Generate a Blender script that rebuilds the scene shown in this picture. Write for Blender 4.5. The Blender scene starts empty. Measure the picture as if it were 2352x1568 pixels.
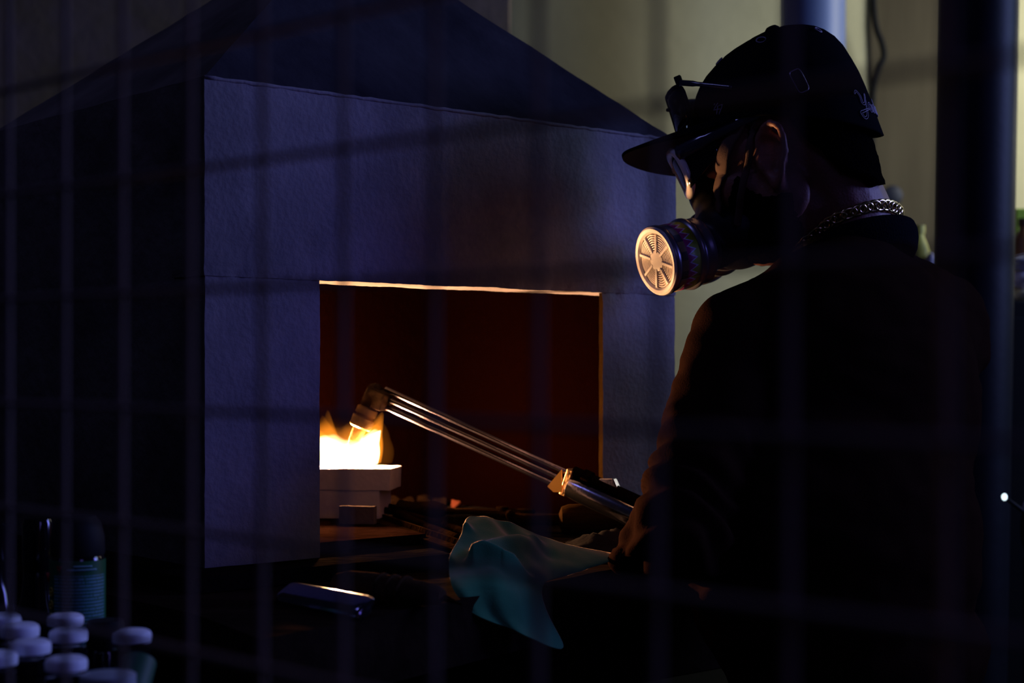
import bpy, bmesh, math, random
from mathutils import Vector, Matrix, noise
from mathutils.bvhtree import BVHTree
V = Vector
random.seed(7)
C = bpy.context.scene.collection
sc = bpy.context.scene
PI = math.pi

# ------------------------------------------------------------------ camera, world, light, exposure
F, CX, HY, CZ = 3730.0, 1176.0, 850.0, 1.25          # focal length in pixels of the 2352 px frame, horizon row, eye height
cd = bpy.data.cameras.new('camera'); cam = bpy.data.objects.new('camera', cd); C.objects.link(cam)
cam.location = (0, 0, CZ); cam.rotation_euler = (PI/2, 0, 0)
cd.sensor_width = 36; cd.lens = F/2352*36; cd.shift_y = (HY-784)/2352
cd.clip_start = .05; cd.clip_end = 60
cd.dof.use_dof = True; cd.dof.focus_distance = 1.72; cd.dof.aperture_fstop = 5.0; cd.dof.aperture_blades = 9
sc.camera = cam
w = bpy.data.worlds.new('world'); sc.world = w; w.use_nodes = True
w.node_tree.nodes['Background'].inputs[0].default_value = (.35, .42, 1, 1)
w.node_tree.nodes['Background'].inputs[1].default_value = .006
sc.view_settings.view_transform = 'Standard'; sc.view_settings.look = 'None'
sc.view_settings.exposure = 0; sc.view_settings.gamma = 1; sc.view_settings.use_curve_mapping = False
sc.cycles.use_denoising = True
sc.cycles.max_bounces = 6; sc.cycles.volume_bounces = 0
sc.cycles.sample_clamp_indirect = 3

def aim(o, target):
    o.rotation_euler = (V(target)-o.location).to_track_quat('-Z', 'Y').to_euler()
def area(name, loc, target, size, power, col, sy=None, spread=None):
    l = bpy.data.lights.new(name, 'AREA'); l.energy = power; l.color = col; l.size = size
    if sy: l.shape = 'RECTANGLE'; l.size_y = sy
    if spread: l.spread = math.radians(spread)
    o = bpy.data.objects.new(name, l); C.objects.link(o); o.location = loc; aim(o, target); return o
# blue evening daylight: windows on the right-hand side of the room and a skylight, plus an added fill
area('window_daylight_front', (2.9, 1.8, 2.1), (-.25, 1.6, 1.4), .6, 5.6, (.19, .20, 1), .8, 80)
area('wire_fill_behind', (.95, -.65, 1.95), (-.1, 1.6, 1.3), .5, 1.7, (.24, .20, 1), .6)  # added blue fill behind the camera, brightens the mesh wires
area('skylight', (-1.1, 1.2, 3.0), (-.1, 1.7, 1.1), .42, 3.0, (.28, .30, 1), .42)
area('window_daylight_right', (2.6, 2.4, 2.3), (.3, 2.9, 1.4), .8, 20.0, (.40, .55, 1), 1.4)
# the lamp that lights the rear wall from the right
area('rear_daylight', (1.62, 3.42, 2.05), (.9, 4.0, 1.6), .5, 7.6, (1, .98, .80), .9)

# ------------------------------------------------------------------ helpers
def P(px, py, Y):
    return V(((px-CX)/F*Y, Y, CZ+(HY-py)/F*Y))
def G(px, py, z):
    return P(px, py, (CZ-z)*F/(py-HY))
K = 1.6/1.75
TH = math.radians(41)
U = V((math.cos(TH), math.sin(TH), 0)); W = V((-math.sin(TH), math.cos(TH), 0)); Z = V((0, 0, 1))
HC = V((-.3027, 1.6, 0))
def HF(s, v, z): return HC + U*s + W*v + Z*z
HOOD_Z = 1.055

def nodes(name):
    m = bpy.data.materials.new(name); m.use_nodes = True
    nt = m.node_tree; return m, nt, nt.nodes, nt.links, nt.nodes['Principled BSDF']
def mat(name, col, rough=.6, metal=0, var=.0, vscale=8, bump=0, bscale=60, spec=.5, col2=None, detail=6, sheen=0, stretch=None, coat=0, matte=False):
    m, nt, N, L, b = nodes(name)
    b.inputs['Base Color'].default_value = (*col, 1); b.inputs['Roughness'].default_value = rough
    b.inputs['Metallic'].default_value = metal; b.inputs['Specular IOR Level'].default_value = spec
    if matte: b.inputs['IOR'].default_value = 1.0
    if sheen: b.inputs['Sheen Weight'].default_value = sheen
    if coat: b.inputs['Coat Weight'].default_value = coat
    tc = N.new('ShaderNodeTexCoord')
    src = tc.outputs['Object']
    if stretch:
        mp = N.new('ShaderNodeMapping'); mp.inputs['Scale'].default_value = stretch; L.new(src, mp.inputs[0]); src = mp.outputs[0]
    if var or col2:
        n = N.new('ShaderNodeTexNoise'); n.inputs['Scale'].default_value = vscale; n.inputs['Detail'].default_value = detail
        n.inputs['Roughness'].default_value = .6
        L.new(src, n.inputs['Vector'])
        r = N.new('ShaderNodeValToRGB'); r.color_ramp.elements[0].position = .35; r.color_ramp.elements[1].position = .68
        c2 = col2 or tuple(min(1, c*(1+var)) for c in col); c1 = col if col2 else tuple(c*(1-var) for c in col)
        r.color_ramp.elements[0].color = (*c1, 1); r.color_ramp.elements[1].color = (*c2, 1)
        L.new(n.outputs['Fac'], r.inputs[0]); L.new(r.outputs[0], b.inputs['Base Color'])
    if bump:
        n = N.new('ShaderNodeTexNoise'); n.inputs['Scale'].default_value = bscale; n.inputs['Detail'].default_value = 8
        L.new(src, n.inputs['Vector'])
        bp = N.new('ShaderNodeBump'); bp.inputs['Strength'].default_value = bump; bp.inputs['Distance'].default_value = .01
        L.new(n.outputs['Fac'], bp.inputs['Height']); L.new(bp.outputs[0], b.inputs['Normal'])
    return m
def emit_volume(name, col, strength):
    m = bpy.data.materials.new(name); m.use_nodes = True; nt = m.node_tree
    nt.nodes.remove(nt.nodes['Principled BSDF'])
    e = nt.nodes.new('ShaderNodeEmission'); e.inputs[0].default_value = (*col, 1); e.inputs[1].default_value = strength
    nt.links.new(e.outputs[0], nt.nodes['Material Output'].inputs['Volume']); return m

M = {}
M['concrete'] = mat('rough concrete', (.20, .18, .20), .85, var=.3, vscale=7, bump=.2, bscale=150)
M['roof'] = mat('shaded roof concrete', (.034, .032, .038), .95, var=.4, vscale=6, bump=.15, bscale=90, matte=True)  # same concrete darkened, the slopes' shade put into the colour
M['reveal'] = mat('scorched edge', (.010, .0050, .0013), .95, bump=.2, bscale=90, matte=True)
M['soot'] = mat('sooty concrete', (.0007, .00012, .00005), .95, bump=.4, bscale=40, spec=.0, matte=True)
M['side'] = mat('shaded side concrete', (.085, .075, .06), .95, var=.4, vscale=5, bump=.4, bscale=40, matte=True)  # concrete darkened to hold the shade of the hood's unlit faces
M['plaster'] = mat('olive plaster', (.62, .58, .35), .9, var=.1, vscale=3, bump=.15, bscale=30)
M['grey_wall'] = mat('stained grey wall', (.24, .18, .08), .95, vscale=4, col2=(.30, .22, .20), bump=.3, bscale=20, matte=True)
M['brown_wall'] = mat('brown timber', (.055, .041, .018), .8, vscale=4, col2=(.11, .088, .046), bump=.25, bscale=14, stretch=(1, 1, .15))
M['floor'] = mat('cement floor', (.10, .10, .07), .9, var=.3, vscale=5, bump=.2)
M['pipe'] = mat('grey blue plastic', (.15, .21, .46), .4, var=.05)
M['column'] = mat('dark blue paint', (.003, .0035, .005), .5, vscale=9, col2=(.005, .006, .009), spec=.2, bump=.06, bscale=30)
M['wood'] = mat('dark bench wood', (.007, .005, .0035), .9, vscale=6, col2=(.018, .011, .008), bump=.5, bscale=14, stretch=(.25, 3, 3), matte=True)
M['slab'] = mat('dark hearth slab', (.006, .0045, .004), .95, var=.5, vscale=12, bump=.5, bscale=60, matte=True)
M['brick'] = mat('white firebrick', (.55, .46, .44), .9, var=.08, vscale=30, bump=.15, bscale=120, matte=True)
M['darkbrick'] = mat('grey firebrick chip', (.13, .095, .095), .95, var=.2, vscale=30, bump=.3, bscale=100, matte=True)
M['steel'] = mat('polished steel', (.46, .44, .50), .17, 1, bump=.02, bscale=200)
M['tube'] = mat('steel tube', (.24, .21, .29), .19, 1, bump=.03, bscale=200)
M['darksteel'] = mat('oily dark steel', (.009, .0042, .0015), .75, 0, spec=.10, var=.4, vscale=40, bump=.3, bscale=150, matte=True)
M['brass'] = mat('torch brass', (.62, .36, .14), .45, .6, var=.3, vscale=60, bump=.2, bscale=160)
M['blacksteel'] = mat('blackened torch head', (.06, .028, .010), .55, .6, var=.4, vscale=50, bump=.3, bscale=160)
M['tag'] = mat('yellow tape', (.75, .36, .03), .5)
M['teal'] = mat('teal cotton', (.035, .19, .085), .92, var=.12, vscale=25, bump=.12, bscale=900, spec=.1, sheen=1.0)
M['teal'].node_tree.nodes['Principled BSDF'].inputs['Sheen Roughness'].default_value = .35
M['teal'].node_tree.nodes['Principled BSDF'].inputs['Sheen Tint'].default_value = (1, .62, .5, 1)
M['rag'] = mat('black rag', (.02, .018, .018), .95, spec=.1, bump=.3, bscale=60, matte=True)
M['rubber'] = mat('black rubber grip', (.032, .018, .010), .55, bump=.35, bscale=90, matte=True)
M['handlewood'] = mat('worn handle', (.022, .011, .004), .7, spec=.2, var=.3, vscale=30, stretch=(.3, 3, 3), bump=.2, matte=True)
M['skin'] = mat('skin', (.18, .065, .036), .55, var=.15, vscale=60, bump=.12, bscale=350)
M['hair'] = mat('black hair', (.0025, .0022, .0022), .9, bump=.5, bscale=300, matte=True)
M['shirt'] = mat('black cotton shirt', (.013, .006, .0042), .95, spec=.06, bump=.15, bscale=500, matte=True)
M['collar'] = mat('black ribbed collar', (.006, .006, .008), .95, spec=.05, bump=.3, bscale=400, matte=True)
M['trousers'] = mat('black trousers', (.005, .005, .006), .95, spec=.05, bump=.1, bscale=200, matte=True)
M['boot'] = mat('black leather', (.008, .007, .006), .5)
M['cap'] = mat('black cap twill', (.006, .006, .007), .95, spec=.06, bump=.1, bscale=600, matte=True)
M['capunder'] = mat('grey brim lining', (.07, .06, .05), .95, spec=.06)
M['thread'] = mat('grey thread', (.25, .22, .29), .8)
M['clip'] = mat('dull wire', (.40, .34, .40), .35, 1)
M['mask'] = mat('black silicone', (.006, .0055, .006), .5, spec=.3)
M['cartridge'] = mat('cartridge shell', (.20, .19, .22), .30, .7)
M['grille'] = mat('pale grille', (.92, .86, .80), .45)
M['grilleback'] = mat('filter pad', (.80, .58, .46), .9, matte=True)
M['strap'] = mat('elastic strap', (.065, .032, .020), .9, bump=.12, bscale=700)
M['glassframe'] = mat('glossy pale frame', (.74, .68, .64), .2, coat=.5)  # pale rim, lightened further to carry the flame's glare
M['temple'] = mat('glossy dark shaded temple', (.03, .03, .04), .15, coat=.6)  # shade of the safety glasses' unlit arm put into the colour
M['lens'] = mat('smoked lens', (.004, .004, .004), .06)
M['chain'] = mat('gold chain', (.80, .62, .30), .2, 1)
M['wire'] = mat('galvanised wire', (.21, .17, .14), .65, 0, matte=True)
M['capblue'] = mat('pale plastic cap', (.78, .82, .92), .5)
M['bottle'] = mat('black plastic bottle', (.004, .004, .005), .1)
M['greencap'] = mat('green plastic', (.006, .07, .03), .6)
M['white'] = mat('white plastic tub', (.28, .32, .36), .5)
M['chrome'] = mat('chrome', (.75, .77, .85), .25, 1)
M['black'] = mat('matt black paint', (.005, .005, .006), .7, spec=.2)
M['coal'] = mat('charcoal', (.0035, .0018, .001), .95, bump=.6, bscale=80, matte=True)
M['clay'] = mat('red clay chip', (.045, .012, .007), .9, matte=True)

class MB:
    def __init__(s): s.v = []; s.f = []; s.mi = []
    def add(s, vs, fs, mi=0):
        o = len(s.v); s.v += [V(p) for p in vs]; s.f += [tuple(i+o for i in f) for f in fs]; s.mi += [mi]*len(fs); return s
    def box(s, c, ex, ey, ez, mi=0):          # half-extent vectors
        c = V(c); ex, ey, ez = V(ex), V(ey), V(ez)
        vs = [c+ex*a+ey*b+ez*d for d in (-1, 1) for (a, b) in ((-1, -1), (1, -1), (1, 1), (-1, 1))]
        fs = [(3, 2, 1, 0), (4, 5, 6, 7), (0, 1, 5, 4), (1, 2, 6, 5), (2, 3, 7, 6), (3, 0, 4, 7)]
        if ex.cross(ey).dot(ez) < 0: fs = [f[::-1] for f in fs]
        return s.add(vs, fs, mi)
    def hexa(s, bot, top, mi=0):
        return s.add(list(bot)+list(top), [(3, 2, 1, 0), (4, 5, 6, 7), (0, 1, 5, 4), (1, 2, 6, 5), (2, 3, 7, 6), (3, 0, 4, 7)], mi)
    def prism(s, poly, z0, z1, mi=0):
        n = len(poly)
        vs = [V((p[0], p[1], z0)) for p in poly]+[V((p[0], p[1], z1)) for p in poly]
        fs = [tuple(range(n))[::-1], tuple(range(n, 2*n))]+[(i, (i+1) % n, n+(i+1) % n, n+i) for i in range(n)]
        return s.add(vs, fs, mi)
    def lathe(s, prof, p0, axis, seg=24, mi=0, flat=1.0, side=None, caps=True):
        # prof: list of (radius, distance along axis)
        a = V(axis).normalized()
        x = V(side) - a*V(side).dot(a) if side else a.orthogonal(); x.normalize(); y = a.cross(x)
        vs = []; fs = []; n = len(prof)
        for (r, d) in prof:
            for k in range(seg):
                t = 2*PI*k/seg; vs.append(V(p0)+a*d+x*(r*math.cos(t))+y*(r*math.sin(t)*flat))
        for i in range(n-1):
            for k in range(seg):
                k2 = (k+1) % seg; fs.append((i*seg+k, i*seg+k2, (i+1)*seg+k2, (i+1)*seg+k))
        if caps: fs.append(tuple(range(seg))[::-1]); fs.append(tuple(range((n-1)*seg, n*seg)))
        return s.add(vs, fs, mi)
    def cyl(s, p0, p1, r0, r1=None, seg=16, mi=0):
        p0, p1 = V(p0), V(p1); r1 = r0 if r1 is None else r1
        return s.lathe([(r0, 0), (r1, (p1-p0).length)], p0, p1-p0, seg, mi)
    def tube(s, pts, r, seg=8, closed=False, flat=1.0, normals=None, mi=0):
        pts = [V(p) for p in pts]; n = len(pts); vs = []; fs = []
        rr = r if isinstance(r, (list, tuple)) else [r]*n
        prev = None
        for i in range(n):
            if closed: t = pts[(i+1) % n]-pts[i-1]
            else: t = pts[min(i+1, n-1)]-pts[max(i-1, 0)]
            t.normalize()
            if normals: x = V(normals[i]); x = x-t*x.dot(t)
            elif prev is None: x = t.orthogonal()
            else: x = prev-t*prev.dot(t)
            x.normalize(); prev = x; y = t.cross(x)
            for k in range(seg):
                a = 2*PI*k/seg; vs.append(pts[i]+x*(rr[i]*flat*math.cos(a))+y*(rr[i]*math.sin(a)))
        m = n if closed else n-1
        for i in range(m):
            j = (i+1) % n
            for k in range(seg):
                k2 = (k+1) % seg; fs.append((i*seg+k, i*seg+k2, j*seg+k2, j*seg+k))
        if not closed: fs.append(tuple(range(seg))[::-1]); fs.append(tuple(range((n-1)*seg, n*seg)))
        return s.add(vs, fs, mi)
    def ell(s, c, rx, ry, rz, B=None, seg=20, ring=12, mi=0):
        B = B or Matrix.Identity(3); vs = []; fs = []
        for i in range(ring+1):
            a = PI*i/ring
            for k in range(seg):
                t = 2*PI*k/seg
                vs.append(V(c)+B @ V((rx*math.sin(a)*math.cos(t), ry*math.sin(a)*math.sin(t), -rz*math.cos(a))))
        for i in range(ring):
            for k in range(seg):
                k2 = (k+1) % seg; fs.append((i*seg+k, i*seg+k2, (i+1)*seg+k2, (i+1)*seg+k))
        return s.add(vs, fs, mi)
    def cap(s, p0, p1, r0, r1, seg=18):      # tapered capsule
        p0, p1 = V(p0), V(p1); L = (p1-p0).length
        prof = [(r0*math.cos(a), -r0*math.sin(a)) for a in (1.57, 1.2, .8, .4)]+[(r0, 0), (r1, L)]
        prof += [(r1*math.cos(a), L+r1*math.sin(a)) for a in (.4, .8, 1.2, 1.57)]
        return s.lathe([(max(r, 1e-4), d) for r, d in prof], p0, p1-p0, seg)
    def rough(s, c8, step, amp, mat_of=None, fr=30, seam=False):
        # hexahedron with gridded, uneven faces (corners: 4 below, 4 above)
        c = [V(p) for p in c8]
        for f in ((3, 2, 1, 0), (4, 5, 6, 7), (0, 1, 5, 4), (1, 2, 6, 5), (2, 3, 7, 6), (3, 0, 4, 7)):
            a, b, d, e = (c[i] for i in f)
            nu = max(1, int(max((b-a).length, (d-e).length)/step)); nv = max(1, int(max((e-a).length, (d-b).length)/step))
            vs = []
            for j in range(nv+1):
                for i in range(nu+1):
                    x, y = i/nu, j/nv
                    p = (a*(1-x)+b*x)*(1-y)+(e*(1-x)+d*x)*y
                    if seam and abs(p.z-ZL) < .010 and abs((p-HC).dot(W)) < .003:
                        p = p+W*max(0, noise.noise(p*75)+.25)*.006*(1-abs(p.z-ZL)/.010)
                    vs.append(p+noise.noise_vector(p*fr)*amp+noise.noise_vector(p*fr*4+V((5, 2, 1)))*amp*.5)
            n = (b-a).cross(e-a).normalized()
            mi = mat_of(n) if mat_of else 0
            s.add(vs, [(j*(nu+1)+i, j*(nu+1)+i+1, (j+1)*(nu+1)+i+1, (j+1)*(nu+1)+i) for j in range(nv) for i in range(nu)], mi)
        return s
    def build(s, name, m, parent=None, smooth=35, bevel=0, loc=None, weld=False):
        me = bpy.data.meshes.new(name)
        if parent is not None: off = V(parent['_w'])
        elif loc is not None: off = V(loc)
        else:
            lo = [min(p[i] for p in s.v) for i in range(3)]; hi = [max(p[i] for p in s.v) for i in range(3)]
            off = V(((lo[0]+hi[0])/2, (lo[1]+hi[1])/2, lo[2]))
        me.from_pydata([p-off for p in s.v], [], s.f)
        for mm in (m if isinstance(m, (list, tuple)) else [m]): me.materials.append(mm)
        me.polygons.foreach_set('material_index', s.mi)
        if weld:
            bm = bmesh.new(); bm.from_mesh(me); bmesh.ops.remove_doubles(bm, verts=bm.verts, dist=1e-5); bm.to_mesh(me); bm.free()
        if smooth:
            me.polygons.foreach_set('use_smooth', [True]*len(me.polygons))
            if smooth < 180: me.set_sharp_from_angle(angle=math.radians(smooth))
        o = bpy.data.objects.new(name, me); C.objects.link(o)
        if parent is not None: o.parent = parent; o['_w'] = list(off)
        else: o.location = off; o['_w'] = list(off)
        if bevel:
            b = o.modifiers.new('bevel', 'BEVEL'); b.width = bevel; b.segments = 2; b.limit_method = 'ANGLE'; b.harden_normals = True
        return o

def tag(o, label, cat, group=None, kind=None):
    if label: o['label'] = label
    if cat: o['category'] = cat
    if group: o['group'] = group
    if kind: o['kind'] = kind
    return o
def thing(name, loc, label, cat, group=None):
    o = bpy.data.objects.new(name, None); C.objects.link(o); o.location = loc; o['_w'] = list(loc); o.empty_display_size = .05
    return tag(o, label, cat, group)
def struct(o): o['kind'] = 'structure'; return o
def fuse(mb, name, m, voxel, smooth_it, parent, disp=None):
    t = mb.build('tmp', m, loc=(0, 0, 0), smooth=0)
    r = t.modifiers.new('r', 'REMESH'); r.mode = 'VOXEL'; r.voxel_size = voxel; r.use_smooth_shade = True
    if smooth_it:
        q = t.modifiers.new('s', 'SMOOTH'); q.factor = .5; q.iterations = smooth_it
    dg = bpy.context.evaluated_depsgraph_get(); dg.update()
    me = bpy.data.meshes.new_from_object(t.evaluated_get(dg)); me.name = name
    old = t.data; bpy.data.objects.remove(t); bpy.data.meshes.remove(old)
    if disp:
        ns = [v.normal.copy() for v in me.vertices]
        for v, n in zip(me.vertices, ns): v.co = v.co+n*disp(v.co)
    bv = BVHTree.FromPolygons([v.co.copy() for v in me.vertices], [tuple(p.vertices) for p in me.polygons])
    off = V(parent['_w'])
    me.transform(Matrix.Translation(-off))
    me.polygons.foreach_set('use_smooth', [True]*len(me.polygons))
    if not me.materials: me.materials.append(m)
    o = bpy.data.objects.new(name, me); C.objects.link(o); o.parent = parent; o['_w'] = list(off)
    return o, bv
def spline(pts, n=8, closed=False):
    pts = [V(p) for p in pts]; out = []; N_ = len(pts)
    rng = range(N_ if closed else N_-1)
    g = (lambda i: pts[i % N_]) if closed else (lambda i: pts[max(0, min(N_-1, i))])
    for i in rng:
        a, b, c, d = g(i-1), g(i), g(i+1), g(i+2)
        for k in range(n):
            t = k/n
            out.append(.5*((2*b)+(c-a)*t+(2*a-5*b+4*c-d)*t*t+(3*b-a-3*c+d)*t**3))
    if not closed: out.append(pts[-1])
    return out

# ------------------------------------------------------------------ the room
mb = MB().box((0, 2, -.05), (4, 0, 0), (0, 5, 0), (0, 0, .05)); struct(mb.build('floor', M['floor']))
Yb = 4.0
mb = MB().box((1.5, Yb+.06, 1.5), (2.6, 0, 0), (0, .06, 0), (0, 0, 1.5)); struct(mb.build('wall_back', M['plaster']))
xr = (1172-CX)/F*3.5
mb = MB().rough([(-3.6, 3.5, 0), (xr, 3.5, 0), (xr, 3.99, 0), (-3.6, 3.99, 0), (-3.6, 3.5, 3), (xr, 3.5, 3), (xr, 3.99, 3), (-3.6, 3.99, 3)], .1, .004, fr=6)
struct(mb.build('wall_left', M['grey_wall'], weld=True))
MB().box((2.0, Yb-.004, .5), (2.1, 0, 0), (0, .004, 0), (0, 0, .5)).build('wall_shade', mat('low wall shade', (.03, .03, .022), .9, matte=True))['kind'] = 'structure'  # dark sheet added over the low wall to stand for shade
# brown timber pilaster against the rear wall
x0, x1 = (2000-CX)/F*3.990, (2260-CX)/F*3.990
mb = MB().rough([(x0, 3.990, 0), (x1, 3.990, 0), (x1, 3.998, 0), (x0, 3.998, 0), (x0, 3.990, 3), (x1, 3.990, 3), (x1, 3.998, 3), (x0, 3.998, 3)], .06, .003, fr=8)
struct(mb.build('trim_1', M['brown_wall'], weld=True))
# drain pipe
px0 = P(1868, 850, 3.7); px0.z = 0
dp = thing('drainpipe', px0, 'grey-blue vertical drainpipe on the rear wall above the cap', 'pipe')
MB().cyl(px0, px0+Z*3, .072, seg=40).build('pipe', M['pipe'], dp)
for z in (.9, 2.5):
    mb = MB().lathe([(.074, 0), (.079, .003), (.079, .027), (.074, .03)], px0+Z*z, Z, 40)
    mb.box(px0+Z*(z+.015)+V((0, .13, 0)), (.02, 0, 0), (0, .13, 0), (0, 0, .012)); mb.build('bracket', M['pipe'], dp)
# cable hanging beside the timber
pts = [P(x, y, 3.93) for x, y in ((2004, -120), (2006, 0), (2012, 60), (2026, 100), (2030, 130), (2018, 160), (2006, 200), (2003, 300), (2002, 500), (2001, 900))]
tag(MB().tube(spline(pts, 6), .008).build("cable", M['black'], smooth=180), 'thin black cable looping down the edge of the brown timber', 'cable')
# steel column, slightly out of plumb
a, b = P(2248, 20, 2.6), P(2237, 640, 2.6); d = (b-a)/(a.z-b.z)
top = a+d*(a.z-2.9); base = a+d*a.z
col = thing('steel_column', (base.x, base.y, 0), 'dark blue round steel column behind the right shoulder of the person', 'column')
MB().lathe([(.062, 0), (.062, (top-base).length)], base, top-base, 48).build('shaft', M['column'], col)
MB().lathe([(.11, 0), (.11, .02), (.066, .022), (.066, .03)], (base.x, base.y, 0), Z, 32).build('base_plate', M['column'], col)
# blue knob on the timber
kb = P(2050, 449, 3.93)
k = thing('valve_knob', kb, 'small blue valve knob on the brown timber, just above the gold chain', 'knob')
MB().lathe([(.008, 0), (.010, .02), (.022, .022), (.025, .03), (.022, .04), (.01, .043)], kb+V((0, .03, 0)), (0, -1, 0), 20).build('wheel', mat('blue enamel', (.004, .007, .026), .5), k)
MB().cyl(kb+V((0, .035, 0)), kb+V((0, .005, 0)), .008).build('stem', M['darksteel'], k)
# dark cabinet behind the column with clutter on top
cz = CZ+(HY-690)/F*2.9
cab = thing('metal_cabinet', (1.1, 3.1, 0), 'tall dark metal cabinet behind the steel column, bottles and bags on it', 'cabinet')
MB().box((1.1, 3.1, cz/2), (.44, 0, 0), (0, .2, 0), (0, 0, cz/2)).build('body', M['black'], cab, bevel=.004)
for s in (-1, 1):
    dr = MB().box((1.1+s*.215, 2.893, cz/2), (.21, 0, 0), (0, .006, 0), (0, 0, cz/2-.03)).build('door', M['black'], cab, bevel=.003)
    MB().cyl((1.1+s*.04, 2.878, cz*.6), (1.1+s*.04, 2.878, cz*.6+.1), .006).build('handle', M['darksteel'], dr)
def onc(px, Y): p = P(px, 850, Y); return V((p.x, p.y, cz))
p = onc(2110, 2.98); hh = P(0, 518, 2.98).z-cz
t = thing('yellow_bottle', p, 'blurred yellow bottle on the cabinet by the right shoulder', 'bottle')
MB().lathe([(.021, 0), (.022, .02), (.022, hh-.05), (.012, hh-.025), (.010, hh-.02), (.010, hh-.012)], p, Z, 20).build('body', mat('yellow plastic', (.85, .76, .10), .5), t)
MB().lathe([(.012, hh-.014), (.012, hh)], p, Z, 16).build('cap', mat('yellow cap', (.8, .7, .12), .5), t)
lil = mat('lilac plastic', (.75, .68, .92), .5, var=.2, vscale=40)
# stack of cloth-like bags, each resting on the one under it
zb = cz
for (px, h, rx, m, lab) in ((2352, .024, .03, mat('cream plastic', (.8, .74, .5), .6), 'cream bag lowest in the pile right of the steel column'),
                            (2354, .034, .033, lil, 'lilac plastic bag in the middle of the pile right of the column'),
                            (2353, .030, .030, mat('grey blue plastic bag', (.5, .5, .68), .5, var=.2, vscale=40), 'grey-blue bag on top of the pile right of the column')):
    q = P(px, 850, 2.97); mb = MB().ell((q.x, q.y, zb+h/2), rx, .04, h/2, seg=20, ring=10)
    mb.v = [p+noise.noise_vector(p*70)*.004 for p in mb.v]
    tag(mb.build('plastic_bag', m, smooth=180), lab, 'bag', 'bags piled on the cabinet'); zb += h-.001
q = P(2138, 850, 2.95); mb = MB().ell((q.x, q.y, cz+.045), .016, .02, .045, seg=20, ring=10); mb.v = [p+noise.noise_vector(p*70)*.003 for p in mb.v]
tag(mb.build('plastic_bag', lil, smooth=180), 'small pale lilac bag beside the yellow bottle, left of the column', 'bag')
q = P(2352, 850, 3.06); q.z = cz; hz = P(0, 500, 3.06).z-cz
t = thing('brown_bottle', q, 'brown bottle standing behind the pile of bags right of the column', 'bottle')
MB().lathe([(.020, 0), (.021, .01), (.021, hz*.72), (.012, hz*.82), (.009, hz*.86), (.009, hz*.93)], q, Z, 20).build('body', mat('brown glass', (.30, .13, .04), .3), t)
MB().lathe([(.011, hz*.9), (.011, hz*.99)], q, Z, 16).build('cap', mat('brown cap', (.10, .05, .03), .5), t)
q = P(2352, 850, 3.2); hz = P(0, 482, 3.2).z-cz
tag(MB().box((q.x+.03, 3.2, cz+hz/2), (.055, 0, 0), (0, .03, 0), (0, 0, hz/2)).build('green_box', mat('lime green card', (.50, .75, .05), .6), bevel=.003), 'lime green box upright at the back of the cabinet', 'box')

# grinder on a pedestal at the right edge of the frame
gc = P(2352, 1162, 2.35)
g = thing('bench_grinder', (gc.x+.03, gc.y, 0), 'dark bench grinder with a chrome dome, at the right edge behind the person', 'grinder')
MB().lathe([(.12, 0), (.12, .012), (.03, .02), (.03, gc.z-.075)], (gc.x+.03, gc.y, 0), Z, 24).build('pedestal', M['black'], g)
MB().cyl((gc.x+.005, gc.y, gc.z-.035), (gc.x+.20, gc.y, gc.z-.035), .04, seg=32).build('motor', M['black'], g, bevel=.006)
MB().ell((gc.x+.012, gc.y-.03, gc.z), .023, .023, .019, seg=28, ring=16).build('dome', mat('blue grey enamel', (.22, .24, .40), .35), g, smooth=180)
lp = P(2307, 1141, 2.28)
m, nt, N, L, bs = nodes('glowing glint'); bs.inputs['Emission Color'].default_value = (.75, .95, 1, 1); bs.inputs['Emission Strength'].default_value = 1.6  # glint on a glossy surface, drawn as a self-lit bead
la = MB().ell(lp, .0042, .004, .0052, seg=14, ring=8).build('glint_bead', m, g, smooth=180); la['label'] = 'small white glint made as a glowing bead'
MB().tube([lp+V((0, .003, 0)), V((gc.x+.01, gc.y-.03, gc.z-.02))], .003).build('glint_stalk', M['black'], g, smooth=180)

# ------------------------------------------------------------------ workbench
bench = thing('workbench', HF(.3, .2, 0), 'heavy dark wooden workbench under the concrete hood', 'workbench')
BZ = 1.04
ys = [-.147, .045, .24, .43, .62]
for i in range(4):
    a, b = ys[i]+.0015, ys[i+1]-.0015
    q = [HF(-.106, a, 0), HF(1.05, a, 0), HF(1.05, b, 0), HF(-.106, b, 0)]
    MB().rough([p+Z*(BZ-.045) for p in q]+[p+Z*(BZ+random.uniform(-.001, 0)) for p in q], .05, .0006).build('plank', M['wood'], bench, weld=True)
A1, B1 = P(600, 850, 1.267), P(1500, 850, 1.79)
A1.z = B1.z = 0
q = [A1, B1, HF(.47, -.15, 0), HF(-.106, -.15, 0)]
MB().rough([p+Z*(BZ-.06) for p in q]+[p+Z*BZ for p in q], .04, .0008).build('front_board', M['wood'], bench, weld=True)
for s, v in ((-.06, -.08), (1.0, -.08), (-.06, .56), (1.0, .56)):
    c = HF(s, v, (BZ-.045)/2); MB().box(c, U*.035, W*.035, Z*((BZ-.045)/2)).build('leg', M['wood'], bench, bevel=.004)
MB().box(HF(.47, -.08, BZ-.1), U*.5, W*.015, Z*.05).build('rail', M['wood'], bench, bevel=.003)
MB().box(HF(.47, .56, BZ-.1), U*.5, W*.015, Z*.05).build('rail', M['wood'], bench, bevel=.003)

# hearth slab
q = [HF(-.05, -.06, 0), HF(.74, -.06, 0), HF(.74, .56, 0), HF(-.05, .56, 0)]
tag(MB().rough([p+Z*BZ for p in q]+[p+Z*HOOD_Z for p in q], .03, .0008).build('hearth_slab', M['slab'], weld=True), 'thin dark hearth slab between workbench and concrete hood', 'slab')

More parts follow.
